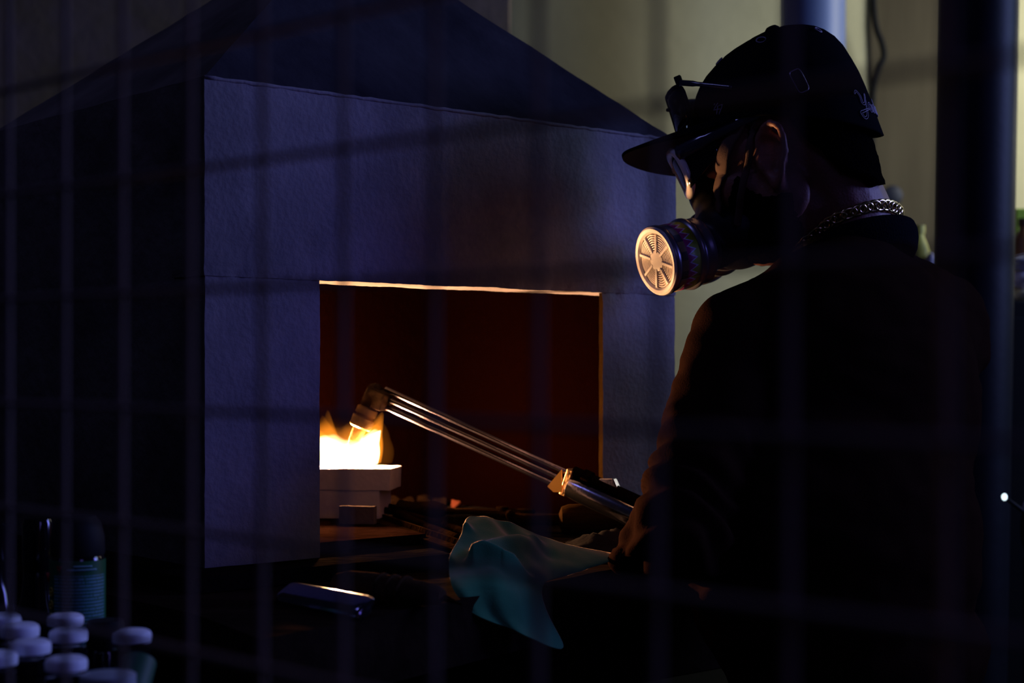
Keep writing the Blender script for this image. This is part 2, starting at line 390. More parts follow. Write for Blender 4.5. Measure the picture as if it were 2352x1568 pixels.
# ------------------------------------------------------------------ the concrete hood
hood = thing('fume_hood', HF(.336, .25, HOOD_Z), 'rough concrete hood with pyramid top and square opening over the flame', 'fume hood')
HW, HD, HT = .672, .503, CZ+.3167*K
SL, SR, ZL = .149*K, .598*K, CZ+.1023*K
def sootside(dirn, thr=.9):
    return lambda n: 1 if n.dot(dirn) > thr else 0
def wallbox(s0, s1, v0, v1, z0, z1):
    return [HF(s0, v0, z0), HF(s1, v0, z0), HF(s1, v1, z0), HF(s0, v1, z0), HF(s0, v0, z1), HF(s1, v0, z1), HF(s1, v1, z1), HF(s0, v1, z1)]
TK = .007
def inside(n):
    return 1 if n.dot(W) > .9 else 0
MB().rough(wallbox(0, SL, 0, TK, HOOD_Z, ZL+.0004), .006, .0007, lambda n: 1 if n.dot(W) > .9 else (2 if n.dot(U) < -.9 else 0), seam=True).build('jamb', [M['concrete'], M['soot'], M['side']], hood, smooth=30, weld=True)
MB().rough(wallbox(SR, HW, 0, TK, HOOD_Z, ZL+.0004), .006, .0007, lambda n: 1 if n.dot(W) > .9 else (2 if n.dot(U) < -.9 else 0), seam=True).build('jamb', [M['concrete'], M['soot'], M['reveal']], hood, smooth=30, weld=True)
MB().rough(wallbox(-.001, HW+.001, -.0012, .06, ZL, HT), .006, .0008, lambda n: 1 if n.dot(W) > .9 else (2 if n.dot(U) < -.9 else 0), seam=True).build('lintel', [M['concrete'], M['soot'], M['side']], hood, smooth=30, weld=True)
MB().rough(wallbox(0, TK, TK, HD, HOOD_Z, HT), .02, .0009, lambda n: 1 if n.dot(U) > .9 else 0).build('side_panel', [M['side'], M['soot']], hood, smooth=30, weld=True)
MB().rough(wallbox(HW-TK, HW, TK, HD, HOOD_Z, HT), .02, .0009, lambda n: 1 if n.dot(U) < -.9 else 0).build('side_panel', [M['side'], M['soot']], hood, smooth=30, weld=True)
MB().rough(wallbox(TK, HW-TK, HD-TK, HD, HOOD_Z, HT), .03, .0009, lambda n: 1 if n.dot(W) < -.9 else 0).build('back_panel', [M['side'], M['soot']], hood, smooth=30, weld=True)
apex = HF(HW/2, HD/2, CZ+.605*K)
base4 = [HF(0, 0, HT), HF(HW, 0, HT), HF(HW, HD, HT), HF(0, HD, HT)]
cut = .86
top4 = [p.lerp(apex, cut) for p in base4]
for i in range(4):
    j = (i+1) % 4
    a, b, c, d = base4[i], base4[j], top4[j], top4[i]
    n = (b-a).cross(d-a).normalized()*(-.012)
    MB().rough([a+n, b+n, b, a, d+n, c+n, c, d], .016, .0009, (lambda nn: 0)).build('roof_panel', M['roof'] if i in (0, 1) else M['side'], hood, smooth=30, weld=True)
pts = [base4[0].lerp(base4[1], i/60)+W*-.0005+Z*(-.001+.0012*noise.noise(V((i*.9, 0, 0)))) for i in range(61)]
MB().tube(pts, [.0022+.0012*noise.noise(V((i*.7, 3, 0))) for i in range(61)], 8).build('highlight_bead', M['concrete'], hood, smooth=180)  # bead added to draw a bright line along the lintel's top edge
MB().lathe([(.07, 0), (.07, .9)], apex-Z*.07, Z, 32).build('flue_pipe', M['darksteel'], hood)

# ------------------------------------------------------------------ bricks, tray and flame
q = [HF(.07, .36, 0), HF(.37, .36, 0), HF(.30, .03, 0), HF(.07, .03, 0)][::-1]
tag(MB().prism([(p.x, p.y) for p in q], HOOD_Z+.0015, HOOD_Z+.012).build('hearth_tray', mat('rusty sheet', (.008, .0032, .0022), .95, matte=True, var=.4, vscale=18, bump=.3, bscale=60), bevel=.001), 'flat brown sheet on the hearth under the white firebricks', 'tray')
ang = math.radians(-7); bx, by = V((math.cos(ang), math.sin(ang), 0)), V((-math.sin(ang), math.cos(ang), 0))
z0 = HOOD_Z+.012
r2 = P(872, 1190, 2.0); r2.z = z0
c2 = r2-bx*.07+by*.036
def brick(c, lx, ly, lz, m, label, name='firebrick', taper=0.0, amp=.0006):
    bot = [c-bx*(lx-taper)-by*ly, c+bx*(lx-taper)-by*ly, c+bx*(lx-taper)+by*ly, c-bx*(lx-taper)+by*ly]
    tp = [c-bx*lx-by*ly, c+bx*lx-by*ly, c+bx*lx+by*ly, c-bx*lx+by*ly]
    return tag(MB().rough([p.copy() for p in bot]+[p+Z*lz for p in tp], .006, amp).build(name, m, weld=True, bevel=0), label, 'brick')
brick(c2, .07, .036, .0345, M['brick'], 'lower white firebrick standing on the brown sheet', taper=.0005)
z1 = z0+.035
c1 = c2+bx*.0115+Z*.035
brick(c1, .072, .037, .0265, M['brick'], 'upper white firebrick carrying the flame', taper=.0008)
dk = P(822, 1190, 1.94); dk.z = z0
brick(dk+bx*-.0+by*0, .021, .008, .021, M['darkbrick'], 'small dark block leaning before the lower firebrick', 'block')

zf = z1+.0275
fc = V((-.2120, 2.038, zf))
flame = thing('flame', fc, 'bright white and yellow flame burning on top of the upper firebrick', 'flame')
def flame_mesh(rx, ry, h, tongues, base_h, seg=96, lev=14, squeeze=.12):
    mb = MB(); vs = []; fs = []
    for i in range(lev+1):
        f = i/lev
        for k in range(seg):
            a = 2*PI*k/seg
            cx, sy = math.cos(a), math.sin(a)
            x = (abs(cx)**.6)*math.copysign(1, cx)*rx; y = (abs(sy)**.8)*math.copysign(1, sy)*ry
            ht = base_h+tongues(x, y)
            sc_ = (1+.06*math.sin(PI*min(1, f*1.6)))*(1-squeeze*f**3)
            bulge = min(1, f*10+.55)
            vs.append(fc+V((x*sc_*bulge+.010*f*f*max(0, x/rx), y*sc_*bulge, ht*f)))
    for i in range(lev):
        for k in range(seg):
            k2 = (k+1) % seg; fs.append((i*seg+k, i*seg+k2, (i+1)*seg+k2, (i+1)*seg+k))
    # roof: ring of tongues closing towards a lower middle
    n0 = len(vs)
    mid = fc+V((0, 0, base_h*.75)); vs.append(mid)
    for k in range(seg):
        fs.append((lev*seg+k, lev*seg+(k+1) % seg, n0))
    fs.append(tuple(range(seg))[::-1])
    return mb.add(vs, fs)
def tong(x, y):
    n = noise.noise(V((x*55, y*40, 3.1)))*.6+.5*noise.noise(V((x*130, y*90, 7.7)))
    return max(0, .015+.016*n)+.015*math.exp(-((x-.047)/.007)**2)+.016*math.exp(-((x+.024)/.006)**2)
def tong2(x, y):
    n = noise.noise(V((x*70, y*50, 1.1)))
    return max(0, .004+.006*n)+.014*math.exp(-((x-.040)/.010)**2)+.007*math.exp(-((x+.02)/.02)**2)
flame_mesh(.0465, .030, 0, tong, .036).build('tongues', emit_volume('orange flame', (1, .27, .015), 34), flame, smooth=180)
flame_mesh(.0425, .026, 0, tong2, .028).build('core', emit_volume('white hot flame', (1, .72, .30), 260), flame, smooth=180)
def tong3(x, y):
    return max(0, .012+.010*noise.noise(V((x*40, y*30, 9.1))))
flame_mesh(.060, .042, 0, tong3, .046, squeeze=.3).build('halo', emit_volume('flame halo glow', (1, .28, .03), 1.3), flame, smooth=180)  # faint glowing shell added for the orange halo round the flame
pl = bpy.data.lights.new('flame_light', 'POINT'); pl.energy = 56.0; pl.color = (1, .50, .22); pl.shadow_soft_size = .012
po = bpy.data.objects.new('flame_light', pl); C.objects.link(po); po.location = fc+V((.0, .006, .013))

# ------------------------------------------------------------------ charcoal and scraps at the back of the hearth
for i, (px, py, sz, Y) in enumerate(((900, 1138, .014, 2.30), (936, 1136, .012, 2.33), (975, 1137, .013, 2.35), (1012, 1140, .011, 2.33))):
    q = P(px, py, Y); q.z = HOOD_Z
    mb = MB().ell(q+Z*sz*.6, sz, sz*.8, sz*.62, seg=12, ring=8); mb.v = [p+noise.noise_vector(p*90)*sz*.35 for p in mb.v]
    tag(mb.build('charcoal', M['coal'], smooth=20), ('charcoal lump nearest the white firebricks', 'second charcoal lump along from the white firebricks', 'third charcoal lump along from the white firebricks', 'last charcoal lump of the row, next to the reddish chip')[i], 'charcoal', 'charcoal lumps at the back of the hearth')
q = P(1047, 1146, 2.30); q.z = HOOD_Z; mb = MB().ell(q+Z*.006, .009, .007, .006, seg=12, ring=8); mb.v = [p+noise.noise_vector(p*90)*.004 for p in mb.v]
tag(mb.build('clay_chip', M['clay'], smooth=20), 'small reddish chip at the back of the hearth', 'chip')

# ------------------------------------------------------------------ tools on the hearth
def arm_tool(name, a, b, r, label, cat, jaw=True):
    a, b = V(a), V(b); d = (b-a).normalized(); n = d.cross(Z).normalized()
    t = thing(name, (a+b)/2, label, cat)
    L_ = (b-a).length
    for s in (-1, 1):
        pts = [a+n*s*.002, a+d*L_*.12+n*s*.010, a+d*L_*.25-n*s*.001, a+d*L_*.6-n*s*.011, b-n*s*.014]
        MB().tube(spline(pts, 6), [r*1.15]*7+[r]*18, 10, flat=.8, normals=[Z]*25).build('arm', M['darksteel'], t, smooth=180)
    MB().lathe([(.008, -r*1.5), (.008, r*1.5)], a+d*L_*.245, Z, 16).build('rivet', M['darksteel'], t)
    return t
arm_tool('tongs', G(868, 1168, HOOD_Z+.018)+Z*.004, G(1085, 1236, HOOD_Z+.006), .0055, 'long dark steel tongs pointing at the firebricks', 'tongs')
arm_tool('pincers', G(1225, 1176, HOOD_Z+.008), G(935, 1172, HOOD_Z+.008), .0045, 'dark pincers lying crosswise behind the teal cloth', 'pincers')
# flat file
a, b = G(1010, 1171, HOOD_Z+.020), G(1235, 1186, HOOD_Z+.020); d = (b-a).normalized(); n = d.cross(Z).normalized()
fl = thing('flat_file', (a+b)/2, 'flat steel file resting on the pincers behind the cloth', 'file')
MB().box((a*.4+b*.6), d*(b-a).length*.4, n*.009, Z*.0022).build('blade', M['darksteel'], fl, bevel=.001)
MB().lathe([(.002, 0), (.004, .02), (.008, .024), (.011, .04), (.008, .075), (.010, .095), (.002, .1)], a+d*(b-a).length*.2, -d, 16).build('handle', M['handlewood'], fl)
# angle bar in front of tongs
a, b = G(865, 1196, HOOD_Z+.012), G(1085, 1272, HOOD_Z+.003); d = (b-a).normalized(); n = d.cross(Z).normalized()
ab = MB().box((a+b)/2, d*(b-a).length/2, n*.009, Z*.0015).box((a+b)/2-n*.0085+Z*.004, d*(b-a).length/2, n*.0015, Z*.004)
tag(ab.build('angle_bar', M['darksteel'], bevel=.0006), 'rusty angle bar lying beside the tongs on the hearth', 'bar')
# mallet with stout handle in front of the opening
a, b = P(1283, 1193, 1.93), P(1470, 1190, 1.93); d = (b-a).normalized()
hm = thing('soldering_iron', (a+b)/2, 'stout wooden-handled iron on the bench beneath the torch', 'iron')
L_ = (b-a).length
MB().lathe([(.006, 0), (.0155, .004), (.018, .012), (.0185, .03), (.0165, .05), (.018, .075), (.0175, L_)], a, d, 24).build('handle', M['handlewood'], hm)
MB().lathe([(.0065, -.052), (.007, 0), (.0072, .006)], a, d, 14).build('shaft', M['darksteel'], hm)
MB().tube(spline([a-d*.05, a-d*.056+Z*.003, a-d*.058+Z*.012], 5), [.007]*5+[.006]*4+[.004, .003], 10).build('hook', M['darksteel'], hm, smooth=180)
# dark rag under it
ctr = P(1395, 1248, 1.83); mb = MB()
n_ = 22
vs = []
for i in range(n_+1):
    for j in range(n_+1):
        x, y = i/n_*2-1, j/n_*2-1
        p = V((ctr.x+x*.060, ctr.y+y*.045, 0))
        h = (max(0, 1-x*x)*max(0, 1-y*y))**.7
        p.z = BZ+.002+h*(.022+.014*noise.noise(V((x*2.2, y*2.2, 4)))+.005*noise.noise(V((x*6, y*6, 9))))
        vs.append(p)
mb.add(vs, [(i*(n_+1)+j, (i+1)*(n_+1)+j, (i+1)*(n_+1)+j+1, i*(n_+1)+j+1) for i in range(n_) for j in range(n_)])
o = mb.build('rag', M['rag'], smooth=180); tag(o, 'crumpled black rag between the teal cloth and the iron handle', 'rag')
so = o.modifiers.new('s', 'SOLIDIFY'); so.thickness = .0015; so.offset = 1

# silver bar and gripped knife at the front edge
a, b = G(652, 1352, BZ+.012), G(842, 1388, BZ+.012); d = (b-a).normalized(); n = Z.cross(d).normalized()
w_, h_, L_ = .0115, .0072, (b-a).length
prof = []
for k in range(20):
    t = 2*PI*k/20; cx, sy = math.cos(t), math.sin(t)
    prof.append((math.copysign(abs(cx)**.45, cx)*w_, math.copysign(abs(sy)**.6, sy)*h_))
mb = MB(); vs = []
secs = [(0, .8), (.004, .95), (.01, 1), (L_-.010, 1), (L_-.003, .9), (L_, .72)]
for (t, s_) in secs:
    for (x, z) in prof: vs.append(a+d*t+n*x*s_+Z*(z*s_-.005+x*.5))
fs = [(i*20+k, i*20+(k+1) % 20, (i+1)*20+(k+1) % 20, (i+1)*20+k) for i in range(5) for k in range(20)]+[tuple(range(20))[::-1], tuple(range(100, 120))]
mb.add(vs, fs); tag(mb.build('metal_bar', mat('dull silver', (.24, .23, .31), .13, 1, bump=.02, bscale=150), smooth=60), 'polished silver bar with rounded ends at the bench front edge', 'bar')
a, b = G(775, 1338, BZ+.016), G(1045, 1372, BZ+.010); d = (b-a).normalized(); L_ = (b-a).length
kn = thing('utility_knife', (a+b)/2, 'dark rubber-gripped knife lying behind the silver bar', 'knife')
MB().lathe([(.003, -.004), (.012, 0), (.0165, .012), (.0175, .035), (.0165, L_*.5), (.0145, L_*.72), (.011, L_*.86), (.007, L_*.9)], a, d, 24, flat=.75, side=n).build('grip', M['rubber'], kn)
MB().hexa([a+d*L_*.86-n*.007-Z*.002, a+d*L_*1.05-Z*.006, a+d*L_*1.05+n*.001-Z*.006, a+d*L_*.86+n*.007-Z*.002], [a+d*L_*.86-n*.007+Z*.001, a+d*L_*1.05-Z*.005, a+d*L_*1.05+n*.001-Z*.005, a+d*L_*.86+n*.007+Z*.001]).build('blade', M['darksteel'], kn)
for k in range(3):
    MB().lathe([(.0172, 0), (.0186, .001), (.0186, .003), (.0172, .004)], a+d*(.045+.012*k), d, 24, flat=.75, side=n).build('grip_ring', M['rubber'], kn)

# ------------------------------------------------------------------ teal cloth
rows = [
 [(1080, 1192, 1.72), (1105, 1181, 1.73), (1135, 1181, 1.735), (1170, 1192, 1.74), (1205, 1218, 1.75), (1270, 1240, 1.75), (1350, 1262, 1.74), (1442, 1274, 1.72)],
 [(1064, 1210, 1.69), (1084, 1196, 1.69), (1115, 1198, 1.695), (1155, 1213, 1.70), (1200, 1233, 1.71), (1265, 1253, 1.72), (1345, 1267, 1.715), (1440, 1276, 1.705)],
 [(1066, 1240, 1.65), (1082, 1236, 1.645), (1115, 1236, 1.65), (1150, 1244, 1.655), (1195, 1258, 1.66), (1262, 1272, 1.68), (1340, 1279, 1.685), (1434, 1280, 1.69)],
 [(1038, 1280, 1.59), (1064, 1272, 1.59), (1100, 1268, 1.595), (1142, 1270, 1.60), (1186, 1286, 1.61), (1252, 1303, 1.63), (1332, 1298, 1.65), (1418, 1285, 1.675)],
 [(1028, 1300, 1.545), (1058, 1306, 1.54), (1092, 1298, 1.545), (1132, 1285, 1.55), (1176, 1304, 1.56), (1241, 1333, 1.58), (1305, 1322, 1.62), (1394, 1292, 1.66)],
 [(1036, 1350, 1.505), (1062, 1352, 1.495), (1098, 1342, 1.515), (1138, 1340, 1.51), (1188, 1362, 1.53), (1246, 1380, 1.56)],
 [(1062, 1388, 1.50), (1085, 1398, 1.50), (1116, 1402, 1.515), (1156, 1420, 1.51), (1208, 1436, 1.535), (1268, 1432, 1.56)],
 [(1082, 1405, 1.50), (1112, 1420, 1.505), (1148, 1434, 1.515), (1192, 1452, 1.515), (1245, 1476, 1.535), (1312, 1502, 1.555)]]
rows[:4] = [[(x, y, rows[4][c][2]+(Y-rows[4][c][2])*.58) for c, (x, y, Y) in enumerate(row)] for row in rows[:4]]
mb = MB(); idx = {}; vs = []
for r, row in enumerate(rows):
    for c, p in enumerate(row): idx[r, c] = len(vs); vs.append(P(*p))
fs = [(idx[r, c], idx[r+1, c], idx[r+1, c+1], idx[r, c+1]) for r in range(len(rows)-1) for c in range(len(rows[r+1])-1) if (r, c+1) in idx]
mb.add(vs, fs); cl = mb.build('cloth', M['teal'], smooth=180, loc=(0, 0, 0))
ss = cl.modifiers.new('sub', 'SUBSURF'); ss.levels = ss.render_levels = 5
dg = bpy.context.evaluated_depsgraph_get(); dg.update()
me = bpy.data.meshes.new_from_object(cl.evaluated_get(dg)); cl.modifiers.clear(); cl.data = me; me.name = 'cloth'
ridges = [([(1086, 1306, 1.545), (1108, 1293, 1.55), (1130, 1286, 1.552), (1150, 1290, 1.553), (1168, 1302, 1.555), (1240, 1333, 1.58)], .017, .0055),
          ([(1100, 1288, 1.57), (1160, 1258, 1.63), (1230, 1220, 1.71)], .011, .010),
          ([(1078, 1192, 1.715), (1068, 1212, 1.685), (1068, 1240, 1.65)], .006, .006),
          ([(1030, 1296, 1.55), (1045, 1270, 1.60), (1068, 1244, 1.645)], .008, .008),
          ([(1250, 1318, 1.60), (1340, 1300, 1.65), (1440, 1279, 1.69)], .005, .012),
          ([(1130, 1190, 1.735), (1180, 1230, 1.70), (1250, 1262, 1.70)], -.005, .012)]
rp = [(spline([P(*p) for p in pts], 24), A, w_) for pts, A, w_ in [([(x, y, 1.56+(Y-1.56)*.58) for x, y, Y in p_], A_, ww_) for p_, A_, ww_ in ridges]]
for v in me.vertices:
    dzz = 0
    for pts, A, w_ in rp:
        d2 = min((v.co.x-p.x)**2+(v.co.y-p.y)**2 for p in pts)
        dzz += A*math.exp(-d2/(w_*w_))
    k_ = max(0, min(1, (v.co.z-1.045)/.012))
    v.co.z += dzz*k_+.0015*noise.noise(v.co*45)
    v.co.y += (1-k_)*.004*noise.noise(V((v.co.x*55, 0, v.co.z*12)))
for p in me.polygons: p.use_smooth = True
tag(cl, 'teal cotton cloth draped over the front edge of the bench', 'cloth')
so = cl.modifiers.new('s', 'SOLIDIFY'); so.thickness = .0015; so.offset = -1

# ------------------------------------------------------------------ cutting torch
T0 = P(872, 908, 2.034); T1 = P(1300, 1104, 1.90); td = (T1-T0).normalized(); TL = (T1-T0).length
tn = Z-td*td.z; tn.normalize(); ts = td.cross(tn)
tor = thing('cutting_torch', T1, 'three-tube cutting torch reaching into the hood over the flame', 'torch')
nd = (P(828, 985, 2.034)-P(868, 890, 2.034)).normalized()
h0 = P(866, 888, 2.034)
MB().lathe([(.004, -.004), (.0105, 0), (.0125, .004), (.0125, .026), (.011, .03)], h0, nd, 6).build('head', M['blacksteel'], tor)
MB().box(h0+nd*.010+td*.010-tn*.003, td*.012, tn*.012, ts*.011).build('head_block', M['blacksteel'], tor, bevel=.002)
MB().lathe([(.011, .028), (.0135, .030), (.0135, .038), (.0115, .039), (.0115, .041), (.0145, .042), (.0145, .054), (.012, .056)], h0, nd, 20).build('nozzle_nut', M['brass'], tor, smooth=40)
MB().lathe([(.0085, .055), (.0080, .072), (.0062, .082), (.004, .083)], h0, nd, 18).build('nozzle', M['brass'], tor)
for i, o_ in enumerate((.0105, 0, -.0105)):
    a = T0+tn*o_+td*(.006 if i < 2 else -.004)
    MB().cyl(a, T1+tn*o_*.9+td*.004, .0036, seg=16).build('tube', M['tube'], tor, smooth=60)
    if i == 2: MB().lathe([(.005, -.002), (.0058, 0), (.0058, .014), (.005, .016)], a-td*.004, td, 12).build('tube_ferrule', M['steel'], tor)
tg = T1-td*.004
MB().add([tg+tn*.013-td*.001+ts*.009, tg-tn*.013-td*.012+ts*.009, tg-tn*.016-td*.002+ts*.009, tg-tn*.012+td*.008+ts*.009,
          tg+tn*.013-td*.001+ts*.0102, tg-tn*.013-td*.012+ts*.0102, tg-tn*.016-td*.002+ts*.0102, tg-tn*.012+td*.008+ts*.0102],
         [(3, 2, 1, 0), (4, 5, 6, 7), (0, 1, 5, 4), (1, 2, 6, 5), (2, 3, 7, 6), (3, 0, 4, 7)]).build('tape_flag', M['tag'], tor)
MB().box(T1+td*.004, td*.004, tn*.016, ts*.008).build('tube_bracket', M['brass'], tor, bevel=.001)
HLn = .215
MB().lathe([(.010, .006), (.0125, .008), (.0135, .02), (.0135, HLn), (.011, HLn+.004)], T1-tn*.004, td, 28).build('handle', M['steel'], tor)
MB().cyl(T1+td*.006+tn*.0145, T1+td*HLn+tn*.0145, .0062, seg=16).build('cutting_tube', M['darksteel'], tor)
MB().cyl(T1+td*.02+tn*.0145, T1+td*.03+tn*.0145, .0085, seg=14).build('collar', M['darksteel'], tor)
lv = T1+td*.052+tn*.0175
MB().hexa([lv-td*.012-ts*.005, lv+td*.016-ts*.005, lv+td*.016+ts*.005, lv-td*.012+ts*.005],
          [lv-td*.010+tn*.003-ts*.005, lv+td*.006+tn*.0095-ts*.005, lv+td*.006+tn*.0095+ts*.005, lv-td*.010+tn*.003+ts*.005]).build('lever', M['steel'], tor, bevel=.0012)
for s_ in (-1, 1):
    MB().tube(spline([T1+td*(HLn)+ts*.006*s_, T1+td*(HLn+.05)+ts*.008*s_+Z*.004, T1+td*(HLn+.09)+ts*.014*s_-Z*.06, T1+td*(HLn+.08)+ts*.03*s_-Z*.3], 8), .006, 10).build('hose', M['black'], tor, smooth=180)

# ------------------------------------------------------------------ the person
Hc = P(1800, 335, 1.85)
pit = math.radians(20); yaw = V((-.94, .34, 0)).normalized()
hf = yaw*math.cos(pit)-Z*math.sin(pit); hl = V((-yaw.y, yaw.x, 0)); ht = hf.cross(hl)
HB = Matrix((hf, hl, ht)).transposed()
def H(x, y, z): return Hc+HB @ V((x, y, z))
neck = P(1945, 548, 1.87)
chest = P(1950, 930, 1.82); waist = P(1960, 1250, 1.79); pelv = P(1965, 1560, 1.78)
bf, bl = W.copy(), -U
shL = neck+bl*.185-Z*.112; shR = neck-bl*.190-Z*.088
elL = P(1560, 1228, 1.62); hdL = T1+td*.160
elR = shR+V((-.05, -.06, -.22)); hdR = T1+td*.200+V((.0, 0, .0))
per = thing('person', (pelv.x, pelv.y, 0), 'person in black shirt and cap wearing a respirator, leaning to the flame with a torch', 'person')
BB = Matrix((bf, bl, Z)).transposed()
mb = MB()
I3 = HB
mb.ell(H(-.011, 0, .040), .089, .075, .080, HB, 28, 18)
mb.ell(H(.026, 0, -.030), .062, .061, .085, HB)
mb.ell(H(.048, 0, -.088), .046, .046, .036, HB)
mb.ell(H(.098, 0, -.022), .018, .013, .024, HB, 14, 10); mb.ell(H(.106, 0, -.036), .012, .015, .009, HB, 12, 8)
mb.ell(H(.072, 0, .022), .018, .048, .012, HB, 16, 10)
for s_ in (-1, 1):
    mb.ell(H(.050, .044*s_, -.034), .032, .029, .030, HB, 16, 12)          # cheek
    mb.ell(H(.038, .044*s_, .002), .040, .034, .033, HB, 16, 12)           # temple
    mb.ell(H(.078, .031*s_, -.002), .013, .014, .009, HB, 12, 8)           # eyelid
    mb.ell(H(.014, .058*s_, -.060), .034, .012, .034, HB, 14, 10)          # jaw corner
    ec = (.004, .077*s_, -.020)                                            # ear
    ring = []
    for k in range(25):
        a = 2*PI*k/25; rx = .0165+.003*math.sin(a); rz = .034
        ring.append(H(ec[0]-.006*math.sin(a)+rx*math.cos(a)*(1 if math.sin(a) > -.3 else .75), ec[1]+s_*(.006-.010*math.cos(a)), ec[2]+rz*math.sin(a)))
    mb.tube(ring, .0046, 8, closed=True)
    mb.ell(H(ec[0]+.004, ec[1]-.007*s_, ec[2]), .019, .006, .032, HB, 14, 10)
    mb.ell(H(ec[0]+.006, ec[1]+.001*s_, ec[2]-.030), .0105, .0055, .011, HB, 12, 8)
    arc = [H(ec[0]-.004+.010*math.cos(a), ec[1]+.002*s_, ec[2]+.004+.020*math.sin(a)) for a in [1.2+.35*i for i in range(11)]]
    mb.tube(arc, .0034, 8)
    mb.ell(H(ec[0]+.017, ec[1]-.001*s_, ec[2]-.006), .005, .004, .008, HB, 10, 6)
for zz in (-.066, -.076): mb.ell(H(.088, 0, zz), .010, .022, .006, HB, 14, 8)     # lips
mb.cap(H(-.028, 0, -.02), neck-bf*.002, .056, .061)
mb.cap(H(.0, 0, -.07), neck+bf*.03-Z*.02, .046, .05)
# torso, arms, legs
mb.ell((neck+chest)/2-Z*.02, .085, .14, .11, BB); mb.ell(chest, .10, .155, .16, BB); mb.ell(waist, .095, .14, .15, BB); mb.ell(pelv+Z*.02, .10, .15, .14, BB)
for sh, el, hd in ((shL, elL, hdL), (shR, elR, hdR)):
    mb.cap(neck-Z*.05, sh, .05, .046); mb.cap(sh, el, .044, .036); 
    wr = el.lerp(hd, .80); mb.cap(el, wr, .036, .024)
    mb.cap(wr, hd.lerp(el, .10), .024, .026)
def hand(mb, hd, el, rH, sgn):
    e1 = (el-hd); e1 = e1-td*e1.dot(td); e1.normalize(); e2 = td.cross(e1)*sgn
    R_ = rH+.009
    mb.ell(hd+e1*(rH+.013), .042, .016, .036, Matrix((td, e1, e2)).transposed(), 16, 10)
    for k in range(4):
        ax = (k-1.5)*.0195; ln = (.92, 1.0, .96, .82)[k]
        pts = [hd+td*ax+(e1*math.cos(t)+e2*math.sin(t))*R_ for t in [(.35+.48*j)*ln for j in range(8)]]
        mb.tube(pts, [.0092, .009, .0092, .0086, .0084, .0084, .0076, .0055], 10)
    pts = [hd-td*.032+e1*(rH+.012)-e2*.016, hd-td*.040+e1*(rH*.5)-e2*(rH+.012), hd-td*.040-e1*(rH*.4)-e2*(rH+.010), hd-td*.036-e1*(rH+.006)-e2*(rH*.4)]
    mb.tube(spline(pts, 4), [.0125]*3+[.0112]*4+[.0098]*4+[.0085, .006], 10)
hand(mb, hdL-tn*.004, elL, .0135, 1); hand(mb, hdR-tn*.004, elR, .0135, -1)
feet = []
for s_ in (-1, 1):
    hip = pelv+bl*.085*s_-Z*.03; knee = V((hip.x, hip.y, .50))+bf*.03; ank = V((hip.x, hip.y, .09))-bf*.03+bl*.02*s_
    mb.cap(hip, knee, .075, .05); mb.cap(knee, ank, .05, .034); mb.cap(ank-Z*.03, ank+bf*.14-Z*.055, .034, .028); feet.append((hip, knee, ank))
body, bbv = fuse(mb, 'body', M['skin'], .0034, 5, per)

# shirt with sleeves
mb = MB()
mb.ell((neck+chest)/2-Z*.022, .100, .160, .112, BB, 28, 16); mb.ell(chest, .125, .182, .19, BB, 28, 16); mb.ell(waist+bl*.03, .135, .195, .20, BB, 28, 16); mb.cap(neck+bl*.03-Z*.045, shL-bl*.03-Z*.01, .045, .05); mb.cap(neck-bl*.04-Z*.042, shR-Z*.008, .052, .058); mb.ell(pelv+Z*.03, .125, .172, .10, BB, 28, 16)
for sh, el, hd in ((shL, elL, hdL), (shR, elR, hdR)):
    mb.cap(neck-Z*.062, sh+Z*.002, .050, .052); mb.cap(sh, el, .055, .048); mb.cap(chest+Z*.05, sh-Z*.03, .09, .06); mb.cap(el, el.lerp(hd, .72), .052, .036)
mb.ell(P(1462, 1262, 1.66), .026, .026, .020); mb.ell(P(1440, 1290, 1.67), .020, .02, .012)
def wrinkle(p):
    q = V((p.x*14, p.y*14, p.z*26))
    nz = noise.noise(q)*.0045+noise.noise(q*2.3)*.0022
    dd = (p-elL).length
    if dd < .16: nz += .0075*(1-dd/.16)*math.sin((p-elL).dot((shL-elL).normalized())*210+4*noise.noise(p*18))
    return nz
shirt, sbv = fuse(mb, 'shirt', M['shirt'], .006, 12, per, wrinkle)
# collar: ribbed band
ring = []; nrm = []
for k in range(40):
    a = 2*PI*k/40
    p = neck+V((.000, -.002, -.024))+bf*(.068*math.cos(a))+bl*(.078*math.sin(a))+Z*(-.030*math.cos(a))-bf*.004
    ring.append(p)
MB().tube(ring, .017, 10, closed=True, flat=.32, normals=[(p-neck).normalized() for p in ring]).build('collar', M['collar'], shirt, smooth=180)
# trousers and boots
mb = MB(); mb.ell(pelv-Z*.02, .118, .168, .12, BB)
for hip, knee, ank in feet: mb.cap(hip, knee, .092, .07); mb.cap(knee, ank+Z*.01, .07, .058)
fuse(mb, 'trousers', M['trousers'], .010, 4, per, lambda p: noise.noise(p*16)*.004)
for hip, knee, ank in feet:
    mb = MB().cap(ank+Z*.02, ank-Z*.03, .05, .047).cap(ank-Z*.042, ank+bf*.15-Z*.05, .045, .038)
    mb.v = [V((p.x, p.y, max(p.z, .0))) for p in mb.v]
    fuse(mb, 'boot', M['boot'], .006, 3, per)
